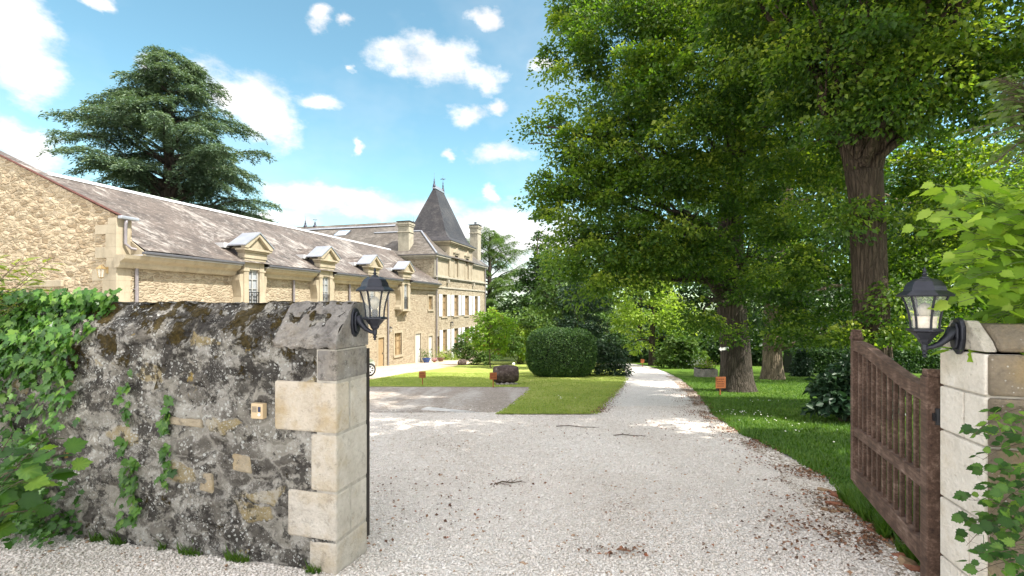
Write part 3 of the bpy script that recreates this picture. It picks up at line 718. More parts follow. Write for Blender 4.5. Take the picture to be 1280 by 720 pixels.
mb = MB(O); mb.box(-.05, .62, -.24, -.06, 3.18, 3.30); mb.build('gutter', M['zinc'], gb_, bevel=.03)
mb = MB(O); mb.tube([(.2, -.16, 3.2), (.2, -.12, 3.0), (.2, -.1, 2.3), (.35, -.20, 2.12), (.9, -.50, 2.05), (1.6, -.62, 2.03)], .055, 8); mb.build('drain_pipe', M['pipe'], gb_, smooth=True)
# cornice return at the corner
mb = MB(O); mb.prism([(.02, 1.40), (-.16, 1.40), (-.22, 1.50), (-.24, 1.60), (-.46, 1.72), (-.52, 1.86), (.02, 1.86)], 'x', -.10, .44); mb.prism([(-.70, 1.87), (.04, 1.87), (.04, 2.46), (-.70, 1.97)], 'x', .46, .515); mb.build('cornice_return', M['ashlar'], gb_)

# ---- the house
HU = 28.0; HZ = 5.2
house = thing('chateau_house', 'tall pale limestone manor house with steep slate tower and white shutters', 'house', tuple(B0 + D * HU + Vector((0, 0, EYE - HZ))), ROT)
O = (-HU, 0, HZ); hu1 = 42.7
up = [(u_of(552.2), u_of(558.3)), (u_of(567), u_of(572.4)), (u_of(580.3), u_of(585.6)), (u_of(592.6), u_of(596.6))]
dn = [(u_of(552.6), u_of(558.3), -4.45, -2.35), (u_of(567), u_of(572.2), -5.45, -2.35), (u_of(580.3), u_of(585.6), -4.45, -2.35), (u_of(592.6), u_of(596.6), -4.45, -2.35)]
holes = [(a, b, -1.05, 1.08) for a, b in up] + dn + [(u_of(546.6), u_of(549.0), -5.5, -2.9)]
mb = MB(O); wallmesh(mb, HU, hu1, -6.2, 2.6, holes); 
mb.quad((HU, 20, -6.2), (HU, 0, -6.2), (HU, 0, 4.6), (HU, 20, 4.6)); mb.quad((hu1, 0, -6.2), (hu1, 20, -6.2), (hu1, 20, 4.6), (hu1, 0, 4.6)); mb.quad((hu1, 20, -6.2), (HU, 20, -6.2), (HU, 20, 4.6), (hu1, 20, 4.6))
mb.build('wall', M['chateau'], house)
mb = MB(O); mb.quad((HU, .02, 2.6), (hu1, .02, 2.6), (hu1, .02, 4.6), (HU, .02, 4.6)); mb.build('attic_wall', M['ashlar'], house)
tu0, tu1 = u_of(560.4), u_of(589.3)
mb = MB(O)
for (p, a, b) in ((.09, 1.68, 1.78), (.05, 1.78, 1.84), (.10, 2.55, 2.66), (.20, 2.66, 2.78), (.06, 2.78, 2.90)):
    mb.box(HU - p, hu1 + p, -p, .1, a, b)
for (p, a, b) in ((.08, 4.38, 4.48), (.18, 4.48, 4.58), (.30, 4.58, 4.72)):
    mb.box(HU - p, tu0 - .02, -p, 3.5, a, b); mb.box(tu1 + .02, hu1 + p, -p, 3.5, a, b); mb.box(HU - p, HU + .1, 3.5, 20, a, b)
for u in (HU + .12, hu1 - .12): mb.box(u - .14, u + .14, -.05, .1, 2.9, 4.38)
for u in (tu0 - .35, tu1 + .35): mb.box(u - .16, u + .16, -.26, .1, 2.2, 2.55)
mb.build('cornice', M['ashlar_w'], house)
mb = MB(O)
for (p, a) in ((.36, 4.725),):
    mb.box(HU - p, tu0 - .04, -p, 0, a, a + .07); mb.box(tu1 + .04, hu1 + p, -p, 0, a, a + .07); mb.box(HU - p, HU, 0, 20, a, a + .07)
mb.build('gutter', M['gutter'], house)
for h in holes[:-1]:
    mb = MB(O); surround(mb, *h, w=.13, p=.025); mb.build('stone_surround', M['ashlar'], house)
for h in holes[:-1]:
    window_at(h, house, O, 'pane', 'browndoor', .12, 2, 3)
    w = (h[1] - h[0]) * .62
    for s in (0, 1):
        sh = MB(O); x0, x1 = (h[0] - w - .03, h[0] - .03) if s == 0 else (h[1] + .03, h[1] + w + .03)
        sh.box(x0, x1, -.085, -.045, h[2] + .02, h[3])
        for j in range(9):
            z = h[2] + .12 + j * (h[3] - h[2] - .2) / 9; sh.box(x0 + .06, x1 - .06, -.092, -.084, z, z + .1)
        sh.build('shutter', M['shutter'], house)
mb = MB(O); h = holes[-1]; mb.box(h[0], h[1], .15, .2, h[2], h[3]); mb.build('side_door', M['browndoor'], house)
mb = MB(O); mb.tube([(HU + .1, -.14, 4.6), (HU + .1, -.14, 2.0), (HU + .1, -.12, -5.9)], .07, 8); mb.build('drain_pipe', M['pipe'], house)
mb = MB(O); mb.tube([(hu1 - .25, -.14, 4.6), (hu1 - .25, -.14, -5.9)], .06, 8); mb.build('drain_pipe', M['pipe'], house)
mb = MB(O)
# low hipped roofs in front, main roof across the back
e = 4.79; a = 3.05; ez = 7.4; U0, U1, T0 = HU - .33, hu1 + .33, -.33
mb.add([(U0, T0, e), (U1, T0, e), (U1 - a - .3, T0 + a, ez), (U0 + a, T0 + a, ez), (U0, 14, e), (U0 + a, 14, ez), (U1, 14, e), (U1 - a - .3, 14, ez)],
       [(0, 1, 2, 3), (4, 0, 3, 5), (1, 6, 7, 2), (3, 2, 7, 5)])
mb.add([(HU - .3, 4.5, 4.8), (34, 7.0, 9.0), (34, 20, 9.0), (HU - .3, 20.3, 4.8), (40.2, 4.5, 4.8), (40.2, 20.3, 4.8)], [(0, 1, 2, 3), (1, 4, 5, 2), (0, 4, 1), (3, 2, 5)])
hr = mb.build('roof', M['slate_house'], house)
mb = MB(O)
mb.prism([(33.55, 8.75), (34.45, 8.75), (34.05, 9.10), (33.95, 9.10)], 'y', 6.9, 20.0)
mb.build('ridge_capping', M['slate_house'], hr)
mb = MB(O); mb.hexa([(33.15, 7.0, 8.52), (33.4, 7.0, 8.69), (33.4, 20, 8.69), (33.15, 20, 8.52), (33.13, 7.0, 8.56), (33.38, 7.0, 8.73), (33.38, 20, 8.73), (33.13, 20, 8.56)]); mb.build('roof_flashing', M['zinc'], hr)
# hip flashings
for pts_ in ([(U0, T0, e + .05), (U0 + a, T0 + a, ez + .06)], [(U1, T0, e + .05), (U1 - a - .3, T0 + a, ez + .06)], [(U0 + a, T0 + a + .05, ez + .06), (U0 + a, 8, ez + .06)]):
    mb = MB(O); mb.tube(pts_, .085, 6); mb.build('hip_flashing', M['zinc'], hr)
# skylight on the main roof slope
sx = .67
def mr_pt(u, t, lift): return (u, t, 4.8 + (u - (HU - .3)) * (9.0 - 4.8) / (34 - HU + .3) + lift)
sk = MB(O); t1, t2, ua, ub = 11.9, 13.5, 31.2, 32.6
sk.hexa([mr_pt(ua, t1, .02), mr_pt(ub, t1, .02), mr_pt(ub, t2, .02), mr_pt(ua, t2, .02), mr_pt(ua, t1, .16), mr_pt(ub, t1, .16), mr_pt(ub, t2, .16), mr_pt(ua, t2, .16)])
so = sk.build('skylight', M['gutter'], hr)
sk = MB(O); sk.hexa([mr_pt(ua + .1, t1 + .1, .10), mr_pt(ub - .1, t1 + .1, .10), mr_pt(ub - .1, t2 - .1, .10), mr_pt(ua + .1, t2 - .1, .10), mr_pt(ua + .1, t1 + .1, .17), mr_pt(ub - .1, t1 + .1, .17), mr_pt(ub - .1, t2 - .1, .17), mr_pt(ua + .1, t2 - .1, .17)])
g_sky = M['skyglass'] = plain('skylight glass', (.35, .45, .55), .08, 0, .8, .05); sk.build('skylight_pane', g_sky, hr)
def finial(u, t, z, h, parent, cross=False, s=1.0):
    m_ = MB((u - HU, t, z + HZ))
    m_.lathe([(.22 * s, 0), (.20 * s, .12 * h), (.08 * s, .3 * h), (.12 * s, .34 * h), (.05 * s, .45 * h), (.08 * s, .5 * h), (.02 * s, .6 * h), (.008, h)], 8)
    if cross: m_.box(-.3, .3, -.015, .015, .74 * h, .77 * h); m_.box(-.015, .015, -.3, .3, .74 * h - .003, .77 * h + .003)
    m_.build('roof_finial', M['purple'], parent, smooth=True)
finial(34, 18.9, 9.0, 1.35, hr); finial(34, 17.6, 9.0, 1.1, hr, True); finial(34.2, 5.3, 8.3, 1.5, hr)
def chimney(u0, u1, t0, t1, z0, z1, pots):
    c = MB(O); c.box(u0, u1, t0, t1, z0, z1 - .45); p = .07
    c.box(u0 - p, u1 + p, t0 - p, t1 + p, z1 - 1.05, z1 - .95); c.box(u0 - p, u1 + p, t0 - p, t1 + p, z1 - .45, z1 - .30); c.box(u0 - .12, u1 + .12, t0 - .12, t1 + .12, z1 - .30, z1 - .12); c.box(u0 - .04, u1 + .04, t0 - .04, t1 + .04, z1 - .12, z1)
    co = c.build('chimney', M['chimney'], hr, bevel=.02, seg=1)
    k = MB(O); k.box(u0 - .15, u1 + .15, t0 - .15, t1 + .15, z1, z1 + .06)
    for i in range(pots): k.lathe([(.16, 0), (.13, .3), (.17, .32), (.17, .36)], 10, ((u0 + u1) / 2, t0 + (t1 - t0) * (i + .5) / pots, z1 + .06))
    k.build('chimney_cap', M['gutter'], hr)
chimney(28.15, 29.1, 2.75, 3.9, 4.6, 8.0, 0)
chimney(41.3, 42.5, .45, 1.45, 4.6, 9.7, 1)
# tower
tw = MB(O); td = 4.9; tz0, tz1 = 2.9, 6.05
wins = [(u_of(567), u_of(571.4), 2.95, 5.15), (u_of(580.6), u_of(584.6), 2.95, 5.15)]
wallmesh(tw, tu0, tu1, 2.78, tz1, wins, .25, -.08)
tw.quad((tu0, td, 2.78), (tu0, -.08, 2.78), (tu0, -.08, tz1), (tu0, td, tz1)); tw.quad((tu1, -.08, 2.78), (tu1, td, 2.78), (tu1, td, tz1), (tu1, -.08, tz1)); tw.quad((tu1, td, 2.78), (tu0, td, 2.78), (tu0, td, tz1), (tu1, td, tz1))
to = tw.build('tower', M['ashlar'], house)
for h in wins:
    hh = MB(O); w = .14
    hh.box(h[0] - w, h[0], -.13, -.02, 2.85, 5.15); hh.box(h[1], h[1] + w, -.13, -.02, 2.85, 5.15); hh.box(h[0] - w, h[1] + w, -.134, -.02, 5.15, 5.32); hh.box(h[0] - w - .14, h[1] + w + .14, -.22, -.02, 5.32, 5.40)
    c_ = (h[0] + h[1]) / 2; ww = (h[1] - h[0]) / 2 + w + .16
    hh.prism([(c_ - ww, 5.403), (c_ + ww, 5.403), (c_, 5.95)], 'y', -.24, -.02)
    hh.build('window_pediment', M['ashlar'], to)
    fr = MB(O); fr.box(h[0], h[1], .10, .16, h[2], h[3]); fr.build('window', M['pane'], to)
cn = MB(O)
for (p, a1, b1) in ((.10, tz1 - .02, 6.16), (.22, 6.16, 6.28), (.36, 6.28, 6.42)): cn.box(tu0 - p, tu1 + p, -.08 - p, td + p, a1, b1)
for u in (tu0 + .16, tu1 - .16): cn.box(u - .14, u + .14, -.12, 0, 2.9, 6.0)
cn.build('tower_cornice', M['ashlar'], to)
cn = MB(O); cn.box(tu0 - .42, tu1 + .42, -.5, td + .42, 6.422, 6.49); cn.build('tower_gutter', M['gutter'], to)
rt = MB(O); ctu, ctt = (tu0 + tu1) / 2, (td - .08) / 2 + .1
def ring(fu, z, ru): # half sizes along u and t
    return [(ctu - fu, ctt - ru, z), (ctu + fu, ctt - ru, z), (ctu + fu, ctt + ru, z), (ctu - fu, ctt + ru, z)]
hu_, ht_ = (tu1 - tu0) / 2 + .4, (td + .08) / 2 + .4
levels = [(0, hu_, ht_, 6.5), (.06, hu_ * .86, ht_ * .80, 6.95), (.14, hu_ * .78, ht_ * .70, 7.5), (1, 1.15, .10, 12.35)]
vs = []
for (_, fu, ru, z) in levels: vs += ring(fu, z, ru)
fs = []
for j in range(3):
    for i in range(4): fs.append((j * 4 + i, j * 4 + (i + 1) % 4, (j + 1) * 4 + (i + 1) % 4, (j + 1) * 4 + i))
fs.append((12, 13, 14, 15)); rt.add(vs, fs); rt.build('tower_roof', M['slate_tower'], to)
rc = MB(O); rc.box(ctu - 1.25, ctu + 1.25, ctt - .18, ctt + .18, 12.30, 12.48); rc.box(ctu - 1.2, ctu + 1.2, ctt - .03, ctt + .03, 12.48, 12.72); rc.build('roof_crest', M['zinc'], to)
finial(ctu - 1.15, ctt, 12.45, 1.55, to, False, .8); finial(ctu + 1.15, ctt, 12.45, 1.9, to, True, .8)

# ------------------------------------------------------------------ old boundary wall and gate pillar
WX, WY = -1.08, 2.95
WROT = math.atan2(-NN.y, -NN.x)     # local x runs along the wall away from the gate; local -y goes into the wall
bwall = thing('boundary_wall', 'old grey stone boundary wall crusted with lichen and moss, ending in pale quoins at the gateway', 'wall', (WX, WY, 0), WROT)
WT = .32; LEN = 11.0; HT = EYE + .02
def wz(s): return HT + .012 * mnoise.noise((s * 3, 0, 5)) + .02 * mnoise.noise((s * 9, 1, 5))
def wsurf(s, z, face):
    k_ = .25 + .75 * max(0.0, min(1.0, (s - .3) / .35))
    b = .024 * mnoise.noise((s * 3.3, z * 6.5, face)) + .020 * mnoise.noise((s * 8, z * 13, face + 3)) + .010 * mnoise.noise((s * 24, z * 26, face + 7))
    return b * k_
mb = MB()
COPE = HT - .23
def wfront(a, b):
    s = LEN * (a ** 1.6)
    if b < .8:
        z = -.15 + (COPE + .15) * (b / .8); return (s, wsurf(s, z, 0) + .012 * max(0, (1.1 - z)), z)
    q = (b - .8) / .2; y = -.0 - .17 * q; z = COPE + (wz(s) - COPE) * (q ** .75)
    return (s, y + wsurf(s, z, 0) * 1.3, z + .012 * mnoise.noise((s * 12, z * 9, 3)))
mb.grid(lambda a, b: wfront(1 - a, b), 330, 110)
mb.grid(lambda a, b: (LEN * a ** 1.6, -.17 - (WT - .17) * b, wz(LEN * a ** 1.6) + .01 * mnoise.noise((LEN * a ** 1.6 * 12, b * 3, 2)) * (b > .02) * (b < .98)), 330, 4)
mb.quad((0, -WT, -.15), (LEN, -WT, -.15), (LEN, -WT, HT), (0, -WT, HT))
mb.quad((LEN, 0, -.15), (LEN, -WT, -.15), (LEN, -WT, HT), (LEN, 0, COPE))
mb.add([(0, 0, -.15), (0, 0, COPE), (0, -.17, HT), (0, -WT, HT), (0, -WT, -.15)], [(4, 3, 2, 1, 0)])
mb.build('wall', M['oldwall'], bwall, smooth=True)
# quoins: (z0, z1, length along the front, joint in the end face, material)
QS = [(1.185, 1.375, .125, None, 'quoin_g'), (.865, 1.175, .44, .12, 'quoin_o'), (.505, .855, .17, None, 'quoin'), (.205, .495, .34, .13, 'quoin'), (-.1, .195, .18, None, 'quoin')]
rq = random.Random(11)
for (z0, z1, L, j, mt) in QS:
    p = .020
    q = MB()
    if j:
        q.box(-.014, L, -j, p, z0, z1); q.build('quoin_stone', M[mt], bwall, bevel=.014)
        q = MB(); q.box(-.012, .1, -WT - .006, -j - .008, z0, z1); q.build('quoin_stone', M['quoin'], bwall, bevel=.012)
    else:
        q.box(-.015, L, -WT - .006, p, z0, z1); q.build('quoin_stone', M[mt], bwall, bevel=.014)
q = MB(); q.box(-.010, .13, -WT - .002, .012, -.1, 1.38); q.build('mortar_joint', M['mortar'], bwall)
q = MB()     # the sloping coping stone at the end
def cope(a, b):
    s = -.016 + .46 * a; prof = [(.018, 1.385), (.024, 1.42), (.004, 1.47), (-.07, 1.565), (-.15, 1.655), (-.18, 1.675), (-.30, 1.668), (-.33, 1.64), (-.33, 1.385)]
    f = b * (len(prof) - 1); i = min(int(f), len(prof) - 2); w = f - i
    y = prof[i][0] * (1 - w) + prof[i + 1][0] * w; z = prof[i][1] * (1 - w) + prof[i + 1][1] * w
    return (s + .02 * mnoise.noise((a * 3, b * 9, 1)), y + .016 * mnoise.noise((a * 7, b * 12, 2)) + .008 * mnoise.noise((a * 22, b * 30, 6)), z + .014 * mnoise.noise((a * 8, b * 12, 4)) + .008 * mnoise.noise((a * 22, b * 30, 8)))
q.grid(lambda a, b: cope(1 - a, b), 24, 40)
vv = [cope(0, b / 8) for b in range(9)]; q.add(vv, [tuple(range(8, -1, -1))])
vv = [cope(1, b / 8) for b in range(9)]; q.add(vv, [tuple(range(9))])
q.build('coping_stone', M['quoin_g'], bwall, smooth=False)
# other pale stones let into the face
for (s, z, w, h) in ((.93, .40, .14, .14), (.62, .56, .16, .12), (1.02, .83, .34, .06)):
    q = MB(); q.hexa([(s, -.05, z), (s + w * .96, -.05, z + .01), (s + w * .96, .014, z + .01), (s, .016, z), (s + .015, -.05, z + h * .95), (s + w, -.05, z + h), (s + w, .013, z + h), (s + .015, .015, z + h * .95)]); q.build('face_stone', M['facestone'], bwall, bevel=.012)
# iron gate stop at the inner edge
stop = MB(); stop.box(-.012, -.004, -.02, .02, .08, 1.36); 
so = setp(stop.build('iron_strip', M['rustiron']), 'dark rusty iron strip on the inner edge of the wall end', 'iron strip'); so.rotation_euler = (0, 0, WROT); 
pp = Vector((WX, WY, 0)) + D * (WT + .015); so.location = pp

# intercom
IS = .547
ic = thing('intercom', 'small buff door intercom with blue name strip on the old wall', 'intercom', tuple(Vector((WX, WY, .93)) - NN * IS - D * .03), WROT)
q = MB(); q.box(-.045, .045, -.02, .018, 0, .098); ico = q.build('front_plate', M['plate'], ic, bevel=.004)
q = MB(); q.box(-.0, .036, .0182, .0195, .042, .080)
for i in range(6): q.box(.002, .034, .0195, .0205, .044 + i * .006, .0465 + i * .006)
q.build('speaker_grille', M['grille'], ic)
q = MB(); q.box(-.030, -.010, .0182, .0200, .046, .078); q.build('name_strip', M['navy'], ic)
q = MB(); q.lathe([(.0095, 0), (.0095, .004), (.006, .006)], 12); k = q.build('call_button', M['white'], ic); k.location = (-.020, .018, .028); k.rotation_euler = (R(-90), 0, 0)

# pillar on the other side of the gateway
PF = Vector((2.325, 2.61, 0)); PL = .36
pil = thing('gate_pillar', 'whitish stone gate pillar with dark mossy outer face under hazel leaves', 'gate pillar', (PF.x, PF.y, 0), ROT)
# local x = along the drive (D), local y = -NN; pillar spans x -PL..0, y -.55..0 (to the right)
PH = 1.62; PW = 1.1
q = MB(); q.box(-PL + .012, -.012, -PW, -.012, -.2, 1.42); q.build('core', M['mortar'], pil)
zz = [-.15, .30, .62, .98, 1.22, 1.425]
for i in range(5):
    z0, z1 = zz[i] + .005, zz[i + 1] - .005; jj = (-.17, -.24, -.14, -.2, None)[i]
    segs = [(-PL, 0)] if jj is None or i in (2,) else [(-PL, jj - .004), (jj + .004, 0)]
    for (xa, xb) in segs:
        q = MB(); q.box(xa + (.004 if xa == -PL else 0), xb, -.30, 0, z0, z1); q.build('face_block', M['pillar'], pil, bevel=.008)
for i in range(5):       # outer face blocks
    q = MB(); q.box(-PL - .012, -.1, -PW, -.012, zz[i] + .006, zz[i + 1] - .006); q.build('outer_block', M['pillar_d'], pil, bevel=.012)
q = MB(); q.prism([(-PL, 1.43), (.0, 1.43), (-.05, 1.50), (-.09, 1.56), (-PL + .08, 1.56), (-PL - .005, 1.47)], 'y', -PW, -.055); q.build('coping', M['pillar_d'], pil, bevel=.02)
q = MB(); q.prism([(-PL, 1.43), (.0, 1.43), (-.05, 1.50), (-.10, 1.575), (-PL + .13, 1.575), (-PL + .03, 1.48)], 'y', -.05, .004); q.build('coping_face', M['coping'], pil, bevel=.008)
# the roadside wall that runs on behind the shrubs
rw = thing('roadside_wall', 'dark mossy stone wall running on from the gate pillar behind ivy', 'wall', tuple(PF + NN * (PW + .02)), ROT)
q = MB(); q.grid(lambda a, b: (-PL - .02 - .03 * mnoise.noise((a * 20, b * 8, 1)), -8 * a, -.2 + 1.75 * b), 60, 24); q.box(-PL + .03, -.02, -8, 0, -.2, 1.55); q.build('wall', M['oldwall'], rw)

# ------------------------------------------------------------------ wooden gate leaf, standing open
GA = math.atan2(math.cos(R(21.8)), math.sin(R(21.8)))
g0 = Vector((2.385, 2.72, 0)); GL = 1.47
gate = thing('wooden_gate', 'dark brown wooden barred gate leaf standing open beside the whitish pillar', 'gate', (g0.x, g0.y, .15), GA)
def toprail(x):
    f = x / GL; sm = f * f * (3 - 2 * f); return 1.035 + (1.205 - 1.035) * sm
q = MB(); q.box(-.045, .045, -.045, .045, -.10, 1.10); q.prism([(-.045, 1.10), (.045, 1.10), (.025, 1.14), (-.025, 1.14)], 'y', -.04, .04); q.build('hanging_stile', M['gate'], gate, bevel=.006)
q = MB(); q.box(GL - .035, GL + .035, -.035, .035, .01, 1.275); q.box(GL - .042, GL + .042, -.042, .042, 1.21, 1.235); q.box(GL - .03, GL + .03, -.03, .03, 1.275, 1.295); q.build('meeting_stile', M['gate'], gate, bevel=.005)
q = MB(); n = 24
xs = [.047 + (GL - .084) * i / n for i in range(n + 1)]
for a, b in zip(xs, xs[1:]):
    za, zb_ = toprail(a), toprail(b)
    q.hexa([(a, -.032, za - .085), (b, -.032, zb_ - .085), (b, .032, zb_ - .085), (a, .032, za - .085), (a, -.032, za), (b, -.032, zb_), (b, .032, zb_), (a, .032, za)])
q.build('top_rail', M['gate'], gate)
q = MB(); q.hexa([(.047, -.028, .44), (GL - .037, -.028, .40), (GL - .037, .028, .40), (.047, .028, .44), (.047, -.028, .52), (GL - .037, -.028, .475), (GL - .037, .028, .475), (.047, .028, .52)]); q.build('middle_rail', M['gate'], gate, bevel=.004)
q = MB(); q.box(.047, GL - .037, -.032, .032, .0, .125); q.build('bottom_rail', M['gate'], gate, bevel=.005)
NB = 12
for i in range(NB):
    x = .047 + (GL - .084) * (i + .6) / (NB + .2); f = x / GL; zm = .52 - .045 * f
    q = MB(); q.box(x - .017, x + .017, -.012, .012, zm - .003, toprail(x) - .08); q.build('bar', M['gate'], gate, bevel=.004)
    q = MB(); q.box(x - .017, x + .017, -.012, .012, .122, zm - .078); q.build('bar', M['gate'], gate, bevel=.004)
q = MB(); q.box(-.075, -.046, -.02, .02, .86, .90); q.tube([(-.07, .0, .84), (-.07, .0, .93)], .014, 8); q.build('hinge', M['iron'], gate)

# ------------------------------------------------------------------ lanterns
def lantern(loc, rz, label, s=1.0, card=False, rsc=1.0, group='black wall lanterns at the gateway'):
    """loc: middle of the back plate on the wall; local x points out of the wall"""
    t = thing('wall_lantern', label, 'lantern', loc, rz, group)
    q = MB(); prof = [(.0, -.105), (.045, -.095), (.055, -.03), (.058, .03), (.048, .09), (.0, .10)]
    out = [(y, z) for y, z in [(0, -.11), (.035, -.085), (.052, -.02), (.05, .05), (.03, .09), (0, .10), (-.03, .09), (-.05, .05), (-.052, -.02), (-.035, -.085)]]
    q.prism([(y * s * .85, z * s * .9) for y, z in out], 'x', 0, .022 * s); q.prism([(y * s * .6, z * s * .68) for y, z in out], 'x', .022 * s, .036 * s); q.build('back_plate', M['lantern'], t, bevel=.006 * s)
    ox = .155 * s
    q = MB(); q.tube([(.03 * s, 0, .03 * s), (.055 * s, 0, -.01 * s), (.09 * s, 0, -.045 * s), (.125 * s, 0, -.062 * s), (ox, 0, -.068 * s)], [.03 * s, .022 * s, .016 * s, .012 * s, .011 * s], 8); q.build('arm', M['lantern'], t, smooth=True)
    C = (ox, 0, 0); n = 6; ro = R(30)
    q = MB(); q.lathe([(.0, -.118), (.010, -.112), (.005, -.104), (.013, -.098), (.008, -.088), (.014, -.078), (.014, -.05), (.026, -.036), (.03, -.022), (.052, .004), (.056, .012), (.076, .02), (.076, .03), (.06, .034), (.0, .035)], 6, C, ro)
    q.v = [((x - ox) * s * rsc + ox, y * s * rsc, z * s) for x, y, z in q.v]; q.build('base_cup', M['lantern'], t)
    q = MB(); zs = [.034, .07, .12, .17, .20]; rs = [.056, .058, .066, .080, .092]
    for k in range(6):
        a = ro + k * math.pi / 3
        q.tube([(ox + r * math.cos(a), r * math.sin(a), z) for r, z in zip(rs, zs)], .0055, 5)
    q.v = [((x - ox) * s * rsc + ox, y * s * rsc, z * s) for x, y, z in q.v]; q.build('cage', M['lantern'], t)
    q = MB(); pr = [(r - .003, z) for r, z in zip(rs, zs)]
    v = []; fs = []
    for r, z in pr:
        for k in range(6): a = ro + k * math.pi / 3; v.append((ox + r * math.cos(a), r * math.sin(a), z))
    for j in range(4):
        for k in range(6): fs.append((j * 6 + k, j * 6 + (k + 1) % 6, (j + 1) * 6 + (k + 1) % 6, (j + 1) * 6 + k))
    q.add(v, fs); q.v = [((x - ox) * s * rsc + ox, y * s * rsc, z * s) for x, y, z in q.v]; q.build('glass_pane', M['glass'], t)
    q = MB(); q.lathe([(.115, .196), (.118, .204), (.108, .212), (.088, .226), (.082, .25), (.068, .272), (.045, .286), (.02, .290), (.02, .297), (.008, .302), (.013, .312), (.006, .320), (.009, .328), (.003, .345), (.0, .352)], 6, C, ro)
    q.v = [((x - ox) * s * rsc + ox, y * s * rsc, z * s) for x, y, z in q.v]; q.build('lantern_roof', M['lantern'], t, bevel=.002)
    q = MB(); q.lathe([(.018, .035), (.018, .075), (.015, .08)], 10, C); q.v = [((x - ox) * s * rsc + ox, y * s * rsc, z * s) for x, y, z in q.v]; q.build('bulb_holder', M['lantern'], t)
    q = MB(); q.lathe([(.012, .08), (.028, .115), (.03, .135), (.02, .155), (.0, .165)], 12, C); q.v = [((x - ox) * s * rsc + ox, y * s * rsc, z * s) for x, y, z in q.v]; q.build('bulb', M['bulb'], t, smooth=True)
    if card:
        q = MB(); q.lathe([(.046, .036), (.05, .095)], 6, C, ro); q.v = [((x - ox) * s * rsc + ox, y * s * rsc, z * s) for x, y, z in q.v]; q.build('lamp_card', M['paper'], t)
    return t
RN = math.atan2(NN.y, NN.x)
lp = Vector((WX, WY, 0)) + D * .165 + NN * .012
l1 = lantern((lp.x, lp.y, EYE - .105), RN, 'black wall lantern on the end of the old lichen covered wall', 1.0)
rp = PF - D * .19 - NN * .004
l2 = lantern((rp.x, rp.y, EYE - .15), RN + math.pi, 'black wall lantern on the whitish gate pillar', 1.0, True, 1.0)
# lanterns on the buildings
def small_lamp(loc, rz, label, mat, s):
    t = thing('outdoor_lamp', label, 'lamp', loc, rz, 'lamps on the buildings')
    q = MB(); q.box(0, .03, -.05, .05, -.12, .12); q.tube([(.03, 0, .05), (.15, 0, .2), (.22, 0, .16)], .015, 6); q.build('bracket', mat, t)
    q = MB(); q.lathe([(.0, .17), (.03, .16), (.15, .06), (.16, .03)], 6, (.22, 0, 0)); q.lathe([(.07, -.3), (.09, -.27), (.04, -.31)], 6, (.22, 0, 0)); q.build('lamp_top', mat, t)
    q = MB()
    for k in range(6):
        a = k * math.pi / 3; q.tube([(.22 + .13 * math.cos(a), .13 * math.sin(a), .04), (.22 + .08 * math.cos(a), .08 * math.sin(a), -.27)], .009, 4)
    q.build('lamp_cage', mat, t)
    q = MB(); q.lathe([(.075, -.27), (.12, .03)], 6, (.22, 0, 0)); q.build('lamp_glass', M['glass'], t)
    t.scale = (s, s, s); return t
p = B0 - NN * .42 - D * .06
small_lamp((p.x, p.y, EYE + 1.30), ROT + math.pi, 'old brass lantern on the sunlit gable corner', M['brass'], 1.0)
p = B0 + D * u_of(563) + NN * .01
small_lamp((p.x, p.y, EYE - 1.75), RN, 'dark lamp above the tall house door', M['iron'], .9)
p = B0 + D * u_of(485.5) + NN * .01
small_lamp((p.x, p.y, EYE - 1.75), RN, 'dark lamp beside the brown barn door', M['iron'], .9)

